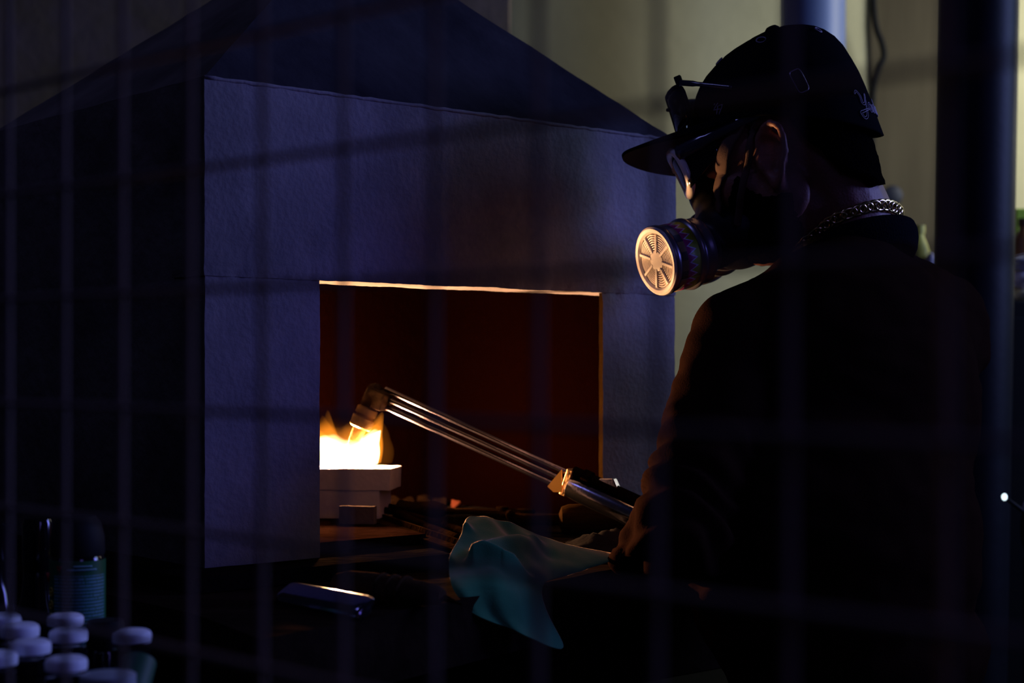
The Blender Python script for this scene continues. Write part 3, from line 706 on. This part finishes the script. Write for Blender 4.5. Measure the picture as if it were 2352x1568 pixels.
# short beard: a shell over the jaw
bm_ = body.data; off = V((pelv.x, pelv.y, 0)); HI = HB.transposed(); keep = {}; bvv = []; bff = []
def in_beard(q):
    x, y, z = q
    if (x-.006)**2+(z+.020)**2 < .040**2: return False
    return x > -.004+max(0, -.05-z)*.15 and -.150 < z < .012 and z < .012-max(0, x-.022)*1.15 and abs(y) > .012 and (x-.0) < .12
loc_ = [HI @ (v.co+off-Hc) for v in bm_.vertices]
ok = [in_beard(q) and abs(q.y) < (.074 if q.z > -.03 else .08) for q in loc_]
inner = list(ok)
for e in bm_.edges:
    i, j = e.vertices
    if ok[i] != ok[j]: inner[i] = inner[j] = False
for f in bm_.polygons:
    if all(ok[i] for i in f.vertices):
        for i in f.vertices:
            if i not in keep: keep[i] = len(bvv); v = bm_.vertices[i]; bvv.append(v.co+off+v.normal*(.0020+.0012*noise.noise(v.co*260) if inner[i] else -.0025))
        bff.append([keep[i] for i in f.vertices])
MB().add(bvv, bff).build('beard', M['hair'], per, smooth=180)
# hair below the cap at the back
mb = MB(); vs = []; n1, n2 = 30, 14
for j in range(n2+1):
    for i in range(n1+1):
        a = math.radians(100+160*i/n1); f = j/n2
        z = .055-.115*f
        zt_ = .008+.039*math.cos(a)+.013*math.sin(a)**2+.012; edge = min(1, min(i, n1-i)/6); z = zt_-(.022+.042*edge**.8)*f
        rx, ry = .084-.006*f, .0785-.006*f
        p = H(-.012+rx*math.cos(a), ry*math.sin(a), z)
        vs.append(p+noise.noise_vector(p*120)*.0016)
mb.add(vs, [(j*(n1+1)+i, (j+1)*(n1+1)+i, (j+1)*(n1+1)+i+1, j*(n1+1)+i+1) for j in range(n2) for i in range(n1)])
hr = mb.build('hair', M['hair'], per, smooth=180); so = hr.modifiers.new('s', 'SOLIDIFY'); so.thickness = .014; so.offset = -1

# ------------------------------------------------------------------ cap
def crown(ph, h, off=0):
    R = .101 if math.cos(ph) < 0 else .095
    c_ = math.cos(ph); z0_ = .008+.039*c_+.013*(1-c_*c_); zt = .127
    k = math.sqrt(max(0, 1-h**3.0))
    x, y = (R+off)*math.cos(ph)*k-.006-.027*h*h, (.088+off)*math.sin(ph)*k
    return H(x, y, z0_+(zt+off-z0_)*h)
capo = thing('baseball_cap', H(0, 0, .03), 'black baseball cap with curved brim on the head of the person', 'cap')
mb = MB(); vs = []; hs = [0, .02, .1, .2, .3, .4, .5, .6, .7, .78, .85, .9, .94, .97, .985, .995, 1]; ns = 72
for h in hs:
    for k in range(ns):
        ph = 2*PI*k/ns
        vs.append(crown(ph, h, .0015*noise.noise(crown(ph, h)*30)-.0012*math.exp(-((math.sin(3*ph))/.12)**2)))
mb.add(vs, [(i*ns+k, i*ns+(k+1) % ns, (i+1)*ns+(k+1) % ns, (i+1)*ns+k) for i in range(len(hs)-1) for k in range(ns)])
cr = mb.build('crown', M['cap'], capo, smooth=180, weld=True); so = cr.modifiers.new('s', 'SOLIDIFY'); so.thickness = .003; so.offset = -1
cbv = BVHTree.FromPolygons([p.copy() for p in mb.v], mb.f)
# brim
vs = []; nb, na = 12, 36
for j in range(nb+1):
    f = j/nb
    for i in range(na+1):
        ph = math.radians(-68+136*i/na)
        c_ = math.cos(ph); base_ = V(((.095+.001)*c_-.006, .088*math.sin(ph), .008+.039*c_+.013*(1-c_*c_)+.003))
        out = .090*math.cos(ph/math.radians(68)*PI/2)**.62
        p = base_+V((1, math.sin(ph)*.12, 0)).normalized()*out*f
        p.z = base_.z-.026*(p.y/.08)**2*f-.004*f*f+.010*f+.20*p.y*f
        vs.append(H(*p))
mb = MB().add(vs, [(j*(na+1)+i, (j+1)*(na+1)+i, (j+1)*(na+1)+i+1, j*(na+1)+i+1) for j in range(nb) for i in range(na)])
br = mb.build('brim', [M['cap'], M['capunder']], capo, smooth=180); so = br.modifiers.new('s', 'SOLIDIFY'); so.thickness = .0035; so.offset = 0; so.material_offset = 1
MB().lathe([(.001, .007), (.006, .006), (.009, .003), (.0095, -.002)][::-1], crown(0, 1), ht, 16).build('button', M['cap'], capo)
for k in range(6):
    ph = PI/6+k*PI/3
    p = crown(ph, .82); n = (p-H(0, 0, .05)).normalized()
    mb = MB(); x = n.orthogonal(); y = n.cross(x)
    mb.tube([p+n*.001+(x*math.cos(t)+y*math.sin(t))*.004 for t in [2*PI*i/14 for i in range(14)]], .0008, 6, closed=True); mb.build('eyelet', M['thread'], capo, smooth=180)
def on_cap(px, py, off=.0012):
    o_ = V((0, 0, CZ)); d_ = (P(px, py, 1)-o_).normalized()
    hit = cbv.ray_cast(o_, d_)
    if hit[0] is None: return None
    n_ = hit[1]; n_ = -n_ if n_.dot(d_) > 0 else n_
    return hit[0]+n_*off, n_
# wire clip
loop = []
q0, qn = on_cap(1836, 186)
ux = V((1, 0, 0)); ux = (ux-qn*ux.dot(qn)).normalized(); uz = qn.cross(ux); uz = uz if uz.z > 0 else -uz
dz = (uz*.90-ux*-.0+ -ux*.43).normalized(); dx = dz.cross(qn).normalized()
for k in range(40):
    t = 2*PI*k/40; cx, sy = math.cos(t), math.sin(t)
    p = q0+dx*math.copysign(abs(cx)**.45, cx)*.0068+dz*math.copysign(abs(sy)**.35, sy)*.0135
    nr = cbv.find_nearest(p); loop.append(nr[0]+qn*.0016)
MB().tube(loop, .0008, 6, closed=True).build('clip', M['clip'], capo, smooth=180)
# stitched lettering, drawn as outlines following the crown
def stroke_outline(pts, w_, put, mb, r):
    pts = [V((x, y, 0)) for x, y in pts]; pts = spline(pts, 7)
    L_, R_ = [], []
    for i in range(len(pts)):
        t = (pts[min(i+1, len(pts)-1)]-pts[max(i-1, 0)]).normalized(); n = V((-t.y, t.x, 0))
        ww = w_*(.55+.45*math.sin(PI*i/(len(pts)-1)))
        L_.append(pts[i]+n*ww); R_.append(pts[i]-n*ww)
    loop = [put(p.x, p.y) for p in L_+R_[::-1]]
    mb.tube(loop, r, 6, closed=True)
def put_back(u_, v_):          # u_: metres around the back from its middle, v_: height in metres
    ph = PI+(u_-.010)/.100
    return crown(ph, .135+v_/.165, .0014)
script = [[(-.040, .020), (-.036, .024), (-.031, .018), (-.031, .010), (-.026, .010), (-.021, .018), (-.019, .023)],
          [(-.020, .022), (-.024, .008), (-.029, -.006), (-.036, -.010), (-.039, -.004), (-.033, -.001), (-.026, .002), (-.020, .004)],
          [(-.011, .010), (-.015, .012), (-.018, .007), (-.015, .002), (-.011, .008), (-.010, .002)],
          [(-.008, .011), (-.007, .002), (-.004, .010), (-.002, .010), (-.001, .002)],
          [(.002, .020), (.003, .002), (.004, .007), (.009, .011), (.005, .007), (.010, .002)],
          [(.012, .006), (.016, .009), (.014, .011), (.012, .006), (.017, .002)],
          [(.020, .006), (.024, .009), (.022, .011), (.020, .006), (.025, .002)],
          [(.034, .011), (.029, .009), (.034, .005), (.028, .002)]]
mb = MB()
for s_ in script: stroke_outline(s_, .0014, put_back, mb, .00042)
mb.build('back_lettering', M['thread'], capo, smooth=180)
mb = MB(); q0, qn = on_cap(1650, 250)
ux = V((1, 0, 0)); ux = (ux-qn*ux.dot(qn)).normalized(); uz = qn.cross(ux); uz = uz if uz.z > 0 else -uz
def put_side(x, y):
    p = q0+ux*x+uz*y; n_ = cbv.find_nearest(p); return n_[0]+qn*.0012
for s_ in ([(-.0052, .0045), (-.0042, .0062)], [(.0000, .0065), (-.0060, -.0012), (.0030, -.0003)], [(.0002, .0035), (-.0014, -.0060)], [(.0012, .0034), (.0066, .0045), (.0018, -.0062)]):
    pts = [V((x, y, 0)) for x, y in s_]; fine = []
    for a, b in zip(pts, pts[1:]): fine += [a.lerp(b, i/5) for i in range(5)]
    fine.append(pts[-1]); mb.tube([put_side(p.x, p.y) for p in fine], .0006, 6)
mb.build('side_lettering', M['thread'], capo, smooth=180)

# ------------------------------------------------------------------ eyewear
def eyewear(root, x0, z0, half, lw, lh, arm_end, fm, lm, thick, wrap=.022, tilt=0.0, ex=.7, hinge=.6, shield=False):
    for s_ in (-1, 1):
        loop = []; nn = 28; ins = []
        for k in range(nn):
            t = 2*PI*k/nn; cx, sy = math.cos(t), math.sin(t)
            y = half+math.copysign(abs(cx)**ex, cx)*lw; z = z0+math.copysign(abs(sy)**ex, sy)*lh*(1 if sy > 0 else 1.1)
            x = x0-wrap*((y/(half+lw))**2)*1.6+tilt*(z-z0)
            loop.append(H(x, y*s_, z))
        MB().tube(loop, thick, 8, closed=True).build('rim', fm, root, smooth=180)
        c = sum(loop, V())/nn; mb = MB(); vs = [c+hf*.004]+[c.lerp(p, .5)+hf*.003 for p in loop]+[p for p in loop]
        fs = [(0, 1+k, 1+(k+1) % nn) for k in range(nn)]+[(1+k, 1+nn+k, 1+nn+(k+1) % nn, 1+(k+1) % nn) for k in range(nn)]
        mb.add(vs, fs); l = mb.build('lens', lm, root, smooth=180); so = l.modifiers.new('s', 'SOLIDIFY'); so.thickness = .002; so.offset = 0
        e = half+lw
        if shield:
            n1, vs = 8, []
            for i in range(n1+1):
                f = i/n1
                for j in range(5):
                    g = j/4; hgt = lh*(1.75-.75*f)
                    vs.append(H(x0-wrap*1.5-.045*f, (e+.001+.006*f)*s_, z0+lh*.62+.006*f-hgt*g))
            sh_ = MB().add(vs, [(i*5+j, (i+1)*5+j, (i+1)*5+j+1, i*5+j+1) for i in range(n1) for j in range(4)]).build('side_lens', lm, root, smooth=180)
            so = sh_.modifiers.new('s', 'SOLIDIFY'); so.thickness = .0016; so.offset = 0
        a = V((x0-wrap*1.6, e*s_, z0+lh*hinge)); b = V((arm_end[0], arm_end[1]*s_, arm_end[2])); m_ = (a+b)/2+V((0, .004*s_, 0))
        pts = spline([a, a.lerp(m_, .15)+V((0, .003*s_, 0)), m_, b], 6)
        if hinge > .8: MB().box(H(a.x+.001, a.y, a.z+.003), hf*.004, hl*.003, ht*.006).build('hinge', fm, root, bevel=.001)
        MB().tube([H(*p) for p in pts], [thick*2.0]*4+[thick*1.7]*6+[thick*1.3]*9, 8, flat=.55, normals=[hl]*len(pts)).build('temple', M['temple'], root, smooth=180)
    MB().tube([H(x0+.001, y, z0+lh*.35+.003*math.cos(y*90)) for y in (-.012, -.006, 0, .006, .012)], thick*1.1, 8).build('bridge', fm, root, smooth=180)
sg = thing('safety_glasses', H(.10, 0, 0), 'glossy wraparound safety glasses worn under the cap brim', 'glasses')
eyewear(sg, .122, .010, .036, .030, .024, (-.004, .080, .030), M['glassframe'], M['lens'], .0052, wrap=.012, tilt=.12, shield=True)
sun = thing('sunglasses', H(.10, 0, .085), 'dark sunglasses propped on the cap above the brim', 'sunglasses')
eyewear(sun, .108, .080, .033, .027, .022, (.02, .084, .066), M['black'], M['lens'], .0020, wrap=.020, tilt=-.05, ex=.5, hinge=.9)

# ------------------------------------------------------------------ respirator
res = thing('respirator', H(.11, 0, -.07), 'half-face respirator with round filter cartridges, strapped over nose and mouth', 'respirator')
mb = MB(); mb.ell(H(.082, 0, -.066), .050, .052, .050, HB); mb.ell(H(.098, 0, -.020), .026, .020, .034, HB); mb.ell(H(.115, 0, -.075), .026, .030, .026, HB)
CA = [V((.166, .085, -.082)), V((.150, -.080, -.066))]; CD = [V((.681, .732*s_, .009)).normalized() for s_ in (1, -1)]
for c, d in zip(CA, CD): mb.cap(H(*(c-d*.10)), H(*(c-d*.045)), .024, .030)
fuse(mb, 'facepiece', M['mask'], .003, 5, res)
# printed band on the cartridge: zigzag in white between magenta and olive
mband, nt, N, L, bs = nodes('printed cartridge band'); bs.inputs['Roughness'].default_value = .45
tc = N.new('ShaderNodeUVMap'); sx = N.new('ShaderNodeSeparateXYZ'); L.new(tc.outputs[0], sx.inputs[0])
def mth(op, a, b=None, clamp=False):
    n = N.new('ShaderNodeMath'); n.operation = op; n.use_clamp = clamp
    for i, q in enumerate((a, b)):
        if q is None: continue
        if isinstance(q, (int, float)): n.inputs[i].default_value = q
        else: L.new(q, n.inputs[i])
    return n.outputs[0]
tri = mth('PINGPONG', mth('MULTIPLY', sx.outputs[0], 26), .5)
lev = mth('ADD', mth('MULTIPLY', tri, .72), .42)
dif = mth('SUBTRACT', sx.outputs[1], lev)
above = mth('GREATER_THAN', dif, 0)
line = mth('LESS_THAN', mth('ABSOLUTE', dif), .055)
def mix(f, a, b):
    n = N.new('ShaderNodeMix'); n.data_type = 'RGBA'; L.new(f, n.inputs[0])
    for i, q in ((6, a), (7, b)):
        if isinstance(q, tuple): n.inputs[i].default_value = (*q, 1)
        else: L.new(q, n.inputs[i])
    return n.outputs[2]
blocks = mth('GREATER_THAN', mth('FRACT', mth('MULTIPLY', sx.outputs[0], 11)), .45)
low = mix(blocks, (.05, .05, .06), (.26, .19, .10))
cc = mix(above, (.34, .01, .17), (.30, .42, .02)); cc = mix(line, cc, (.55, .55, .75))
lowsel = mth('LESS_THAN', sx.outputs[1], .32); cc = mix(lowsel, cc, low); L.new(cc, bs.inputs['Base Color'])
for c, d in zip(CA, CD):
    p = H(*c); a = HB @ d
    ct = MB().lathe([(.034, -.0055), (.0345, -.002), (.0385, -.0008), (.0398, -.002), (.0398, -.007), (.0380, -.009), (.0380, -.036), (.0405, -.038), (.0412, -.041), (.0405, -.044), (.037, -.046), (.037, -.052), (.0385, -.054), (.0385, -.058), (.033, -.062), (.028, -.072)][::-1], p, a, 56).build('cartridge', M['cartridge'], res, smooth=50)
    # the band
    mb = MB(); vs = []; nb = 64; x = a.orthogonal().normalized(); y = a.cross(x)
    for (dd) in (-.0095, -.0355):
        for k in range(nb+1): t = 2*PI*k/nb; vs.append(p+a*dd+(x*math.cos(t)+y*math.sin(t))*.0384)
    mb.add(vs, [(k, k+1, nb+1+k+1, nb+1+k) for k in range(nb)])
    bo = mb.build('printed_band', mband, ct, smooth=180)
    uv = bo.data.uv_layers.new(name='UVMap')
    for li, lo in enumerate(bo.data.loops):
        vi = lo.vertex_index; uv.data[li].uv = ((vi % (nb+1))/nb, vi//(nb+1))
    so = bo.modifiers.new('s', 'SOLIDIFY'); so.thickness = .0006; so.offset = 1
    # grille: dished disc, hub, ribs and arcs
    MB().lathe([(.001, -.004), (.030, -.004), (.0335, -.0035), (.0345, -.001)], p, a, 48, caps=False).build('filter_pad', M['grilleback'], ct)
    MB().lathe([(.0310, -.0020), (.0332, .0006), (.0368, .0012), (.0388, -.0004), (.0395, -.003)], p, a, 56, caps=False).build('rim', M['grille'], ct)
    mb = MB(); mb.lathe([(.0115, -.004), (.0115, -.0012), (.009, -.0006), (.0002, -.0004)], p, a, 24)
    for k in range(8):
        t = 2*PI*(k+.5)/8; dd = x*math.cos(t)+y*math.sin(t); e = a.cross(dd)
        mb.box(p+dd*.0200-a*.0018, dd*.0105, e*.0013, a*.0016)
    for rr in [.0135+.0026*i for i in range(7)]:
        mb.tube([p-a*.0024+(x*math.cos(2*PI*k/40)+y*math.sin(2*PI*k/40))*rr*(1+.018*math.cos(2*PI*k/40*8)) for k in range(40)], .00085, 6, closed=True)
    mb.build('grille', M['grille'], ct, smooth=50)
# straps hugging the cheek and passing over the ears
def hug(pts, off=.0025, n=10):
    out, nr = [], []
    for p in spline(pts, n):
        q, nn, i, dist = bbv.find_nearest(p)
        out.append(q+nn*off if (p-q).dot(nn) < off*1.5 else p); nr.append(nn)
    return out, nr
for s_ in (1, -1):
    pts, nr = hug([H(.088, .048*s_, -.050), H(.072, .062*s_, -.022), H(.050, .070*s_, .004), H(.024, .078*s_, .030), H(-.01, .082*s_, .060)], .003)
    MB().tube(pts, .0085, 10, flat=.18, normals=nr).build('strap', M['strap'], res, smooth=180)
    pts, nr = hug([H(.072, .055*s_, -.075), H(.050, .068*s_, -.040), H(.026, .074*s_, -.004), H(.010, .078*s_, .030), H(-.002, .082*s_, .055)], .0025)
    MB().tube(pts, .0040, 8, flat=.25, normals=nr).build('strap', M['strap'], res, smooth=180)

# ------------------------------------------------------------------ gold chain
chn = thing('neck_chain', neck, 'gold curb chain around the neck above the black collar', 'necklace')
pts = []
for k in range(200):
    a = 2*PI*k/200
    p = neck+bf*(.064*math.cos(a)-.004)+bl*(.070*math.sin(a))+Z*(.006-.028*math.cos(a))
    q, nn, i, dist = bbv.find_nearest(p)
    pts.append(q+nn*.0045)
sm = [sum((pts[(i+j) % 200] for j in range(-4, 5)), V())/9 for i in range(200)]
nl = 42; link = None
for k in range(nl):
    i = int(k*200/nl); c = sm[i]; t = (sm[(i+2) % 200]-sm[i-2]).normalized(); n = (c-neck); n = (n-t*n.dot(t)); n.normalize()
    b_ = t.cross(n); tw = math.radians(40); n2 = n*math.cos(tw)+b_*math.sin(tw)
    if link is None:
        mb = MB(); R_ = [V((.0088*math.cos(q_), .0054*math.sin(q_), 0)) for q_ in [2*PI*j/18 for j in range(18)]]
        mb.tube(R_, .0021, 8, closed=True); link = mb.build('link', M['chain'], smooth=180, loc=(0, 0, 0)); o = link
    else:
        o = link.copy(); C.objects.link(o)
    o.parent = chn
    ax = t.cross(n2).normalized()
    o.matrix_local = Matrix.Translation(c-neck) @ Matrix((t, ax, n2)).transposed().to_4x4()

# ------------------------------------------------------------------ bottles at the lower left, on a side table
TZ = .93
st = thing('side_table', (-.42, 1.28, 0), 'low side table under the small bottles beside the workbench', 'table')
tc_ = HF(-.30, -.19, 0)
st.location = (tc_.x, tc_.y, 0); st['_w'] = [tc_.x, tc_.y, 0]
MB().box(tc_+Z*(TZ-.012), U*.15, W*.20, Z*.012).build('table_top', M['wood'], st, bevel=.002)
for s_ in (-1, 1):
    for r_ in (-1, 1):
        MB().box(tc_+U*.12*s_+W*.17*r_+Z*(TZ-.024)/2, U*.018, W*.018, Z*(TZ-.024)/2).build('leg', M['wood'], st)
def small_bottle(top):
    t = thing('small_bottle', (top.x, top.y, TZ), '', '')
    h = top.z-TZ; r = .0135
    MB().lathe([(.015, 0), (.0175, .002), (.0175, h-.048), (.016, h-.040), (.0105, h-.034), (.0105, h-.020)], (top.x, top.y, TZ), Z, 24).build('body', M['bottle'], t)
    MB().lathe([(.0128, h-.026), (.0142, h-.025), (.0142, h-.015), (.0128, h-.0145)], (top.x, top.y, TZ), Z, 24).build('neck_ring', M['bottle'], t)
    MB().lathe([(.0128, h-.0100), (.0146, h-.0095), (.0149, h-.004), (.0140, h-.0015), (.0116, h), (.002, h-.0004)], (top.x, top.y, TZ), Z, 28).build('cap', M['capblue'], t)
    return t
spots = [(4, 1411, 1.28, 'pale-capped small bottle half out of frame, rearmost at the left edge'),
         (45, 1432, 1.24, 'pale-capped small bottle between the left-edge bottle and the frontmost pair'),
         (70, 1470, 1.19, 'pale-capped small bottle with a dark mark on the cap, nearest the left edge pair'),
         (-8, 1497, 1.16, 'pale-capped small bottle cut by the left edge, frontmost there'),
         (150, 1410, 1.33, 'dim pale-capped small bottle standing against the green-labelled can'),
         (157, 1444, 1.26, 'pale-capped small bottle second in the row before the green-labelled can'),
         (152, 1508, 1.15, 'pale-capped small bottle frontmost in the row before the green-labelled can'),
         (303, 1446, 1.24, 'lone pale-capped small bottle to the right of the green-labelled can')]
first = None
for (px, py, Y, lab) in spots:
    top = P(px, py, Y); 
    if first is None:
        first = small_bottle(top); b0 = first; h0_ = top.z
    else:
        b0 = first.copy(); C.objects.link(b0); b0.location = (top.x, top.y, TZ)
        for ch in first.children:
            c = ch.copy(); C.objects.link(c); c.parent = b0
    b0.scale = (1, 1, (top.z-TZ)/(h0_-TZ)) if b0 is not first else (1, 1, 1)
    tag(b0, lab, 'bottle', 'small bottles with pale caps')
# green labelled aerosol can
ct_ = P(178, 1180, 1.42); base = V((ct_.x, ct_.y, TZ)); h = ct_.z-TZ
can = thing('spray_can', base, 'tall black aerosol can with a green printed label', 'can')
r = .0235
MB().lathe([(r-.002, 0), (r, .003), (r, h-.038), (r-.001, h-.036)], base, Z, 40).build('body', M['bottle'], can)
MB().lathe([(r-.001, h-.036), (r, h-.034), (r*.985, h-.020), (r*.86, h-.008), (r*.66, h-.001), (.002, h)], base, Z, 40).build('cap', M['black'], can)
mlab, nt, N, L, bs = nodes('green printed label'); bs.inputs['Roughness'].default_value = .4
tc = N.new('ShaderNodeTexCoord'); sx = N.new('ShaderNodeSeparateXYZ'); L.new(tc.outputs['Object'], sx.inputs[0])
az = N.new('ShaderNodeMath'); az.operation = 'ARCTAN2'; L.new(sx.outputs[1], az.inputs[0]); L.new(sx.outputs[0], az.inputs[1])
az = az.outputs[0]
row = mth('MULTIPLY', sx.outputs[2], 345)
cmb = N.new('ShaderNodeCombineXYZ'); L.new(mth('MULTIPLY', az, 14), cmb.inputs[0]); L.new(mth('FLOOR', row), cmb.inputs[1])
nz = N.new('ShaderNodeTexNoise'); nz.inputs['Scale'].default_value = 2.2; nz.inputs['Detail'].default_value = 2; L.new(cmb.outputs[0], nz.inputs['Vector'])
ink = mth('MULTIPLY', mth('LESS_THAN', mth('FRACT', row), .55), mth('GREATER_THAN', nz.outputs[0], .40))
left = mth('GREATER_THAN', az, -2.25); right = mth('LESS_THAN', az, -.12)
below = mth('LESS_THAN', sx.outputs[2], h-.0515)
ink = mth('MULTIPLY', mth('MULTIPLY', ink, below), mth('MULTIPLY', left, right))
c_ = mix(ink, (.008, .10, .03), (.10, .27, .32)); L.new(c_, bs.inputs['Base Color'])
MB().lathe([(r+.0001, .02), (r+.0006, .0202), (r+.0006, h-.0392), (r+.0001, h-.039)], base, Z, 48).build('label_band', mlab, can)
def can_pt(ang, z, off=.0012): return base+V((math.cos(ang)*(r+off), math.sin(ang)*(r+off), z))
yel = mat('yellow print', (.35, .28, .02), .5); red = mat('red print', (.35, .03, .01), .5); pale = mat('pale print', (.16, .34, .38), .5)
for k, z in enumerate((h-.066, h-.077, h-.088)):
    mb = MB().tube([can_pt(-2.42+.0028/r*math.cos(t), z+.0036*math.sin(t)) for t in [2*PI*i/18 for i in range(18)]], .0006, 6, closed=True)
    mb.tube([can_pt(-2.42-.002/r, z+.001), can_pt(-2.42, z-.001), can_pt(-2.42+.002/r, z+.0015)], .0006, 5); mb.build('round_symbol', yel, can, smooth=180)
mb = MB(); mb.tube([can_pt(-2.72, h-.050), can_pt(-2.72, h-.058)], [.002, .0008], 6); mb.build('red_mark', red, can, smooth=180)
mb = MB(); mb.tube([can_pt(-2.05, h-.0435), can_pt(-1.90, h-.0435), can_pt(-1.975, h-.0475)], .0011, 6, closed=True); mb.build('warning_mark', red, can, smooth=180)
mb = MB()
for z, a0, a1 in ((h-.0435, -1.45, -.80), (h-.0465, -1.68, -.62)):
    mb.tube([can_pt(a0+(a1-a0)*i/14, z+.0003*(i % 2)) for i in range(15)], .0007, 6)
mb.build('heading', pale, can, smooth=180)
# dark spray bottle to its left
q = P(88, 1190, 1.47); base = V((q.x, q.y, TZ)); h = q.z-TZ
sb = thing('dark_bottle', base, 'slim glossy black bottle standing left of the green-labelled can', 'bottle')
MB().lathe([(.022, 0), (.0255, .004), (.0255, h-.110), (.022, h-.090), (.0155, h-.072), (.0135, h-.052), (.0135, h-.046)], base, Z, 32).build('body', M['bottle'], sb)
MB().lathe([(.0125, h-.05), (.0135, h-.048), (.0145, h-.036), (.0140, h-.004), (.0125, h)], base, Z, 28).build('cap', M['bottle'], sb)
q = P(-18, 1200, 1.38); base = V((q.x, q.y, TZ)); h = q.z-TZ
sb = thing('dark_bottle', base, 'glossy black bottle at the left edge, mostly out of frame', 'bottle')
MB().lathe([(.020, 0), (.0235, .004), (.0235, h-.10), (.016, h-.06), (.0115, h-.046), (.0115, h-.03)], base, Z, 32).build('body', M['bottle'], sb)
MB().lathe([(.0125, h-.032), (.0128, h-.002), (.011, h)], base, Z, 28).build('cap', M['bottle'], sb)
# dark jar behind the lone bottle
q = P(243, 1423, 1.34); base = V((q.x, q.y, TZ)); h = q.z-TZ
j = thing('dark_jar', base, 'black jar between the green-labelled can and the lone pale-capped bottle', 'jar')
MB().lathe([(.014, 0), (.0165, .003), (.0165, h-.026), (.0145, h-.022)], base, Z, 28).build('body', M['bottle'], j)
MB().lathe([(.0150, h-.024), (.0158, h-.022), (.0158, h-.003), (.0145, h)], base, Z, 28).build('lid', M['black'], j)
# white tub and green bottle top at the bottom edge
q = P(248, 1546, 1.14); base = V((q.x, q.y, TZ)); h = q.z-TZ
tb = thing('white_tub', base, 'white tub at the bottom edge in front of the dark jar', 'tub')
MB().lathe([(.016, 0), (.0185, .002), (.0195, h-.004), (.0195, h-.001), (.018, h)], base, Z, 32).build('body', M['white'], tb)
mb = MB()
for i in range(3):
    a0 = -1.75+i*.22; zz = h-.010
    mb.tube([base+V((math.cos(a)*.0202, math.sin(a)*.0202, zz+dz)) for a, dz in ((a0, -.003), (a0, .003), (a0+.08, -.001), (a0+.14, .003), (a0+.14, -.003))], .0007, 5)
mb.build('printed_letters', mat('grey print', (.04, .10, .12), .6), tb, smooth=180)
a, b = P(322, 1516, 1.20), P(285, 1640, 1.17); d = (b-a).normalized(); b.z = max(b.z, TZ+.02)
gb = thing('green_tube', b, 'green plastic tube leaning between the white tub and the lone bottle', 'tube')
MB().lathe([(.012, 0), (.0125, .002), (.0135, (b-a).length)], a, d, 24).build('body', M['greencap'], gb)
MB().lathe([(.013, (b-a).length-.012), (.0142, (b-a).length-.010), (.0142, (b-a).length+.004)], a, d, 24).build('lid', M['greencap'], gb)

# ------------------------------------------------------------------ welded wire mesh between photographer and workshop
w0, wd = V((-.2425, .7831, 0)), V((.03592, -.03478, 0))
wm = thing('wire_mesh', w0+wd*5+Z*.6, 'welded wire mesh panel standing close before the bench, out of focus', 'mesh')
zc = 1.2313; i0, i1 = -3, 12; k0, k1 = -7, 8
for i in range(i0, i1+1):
    p = w0+wd*i+V((random.uniform(-.0006, .0006), 0, 0))
    MB().cyl(p+Z*(zc+.05*k0-.02), p+Z*(zc+.05*k1+.02), .0015, seg=10).build('wire', M['wire'], wm, smooth=60)
nn_ = V((wd.y, -wd.x, 0)).normalized()*.0026
for k in range(k0, k1+1):
    z = zc+.05*k
    MB().cyl(w0+wd*(i0-.4)+nn_+Z*(z+.004), w0+wd*(i1+.4)+nn_+Z*(z-.001), .0015, seg=10).build('wire', M['wire'], wm, smooth=60)

for o in bpy.data.objects:
    if '_w' in o: del o['_w']
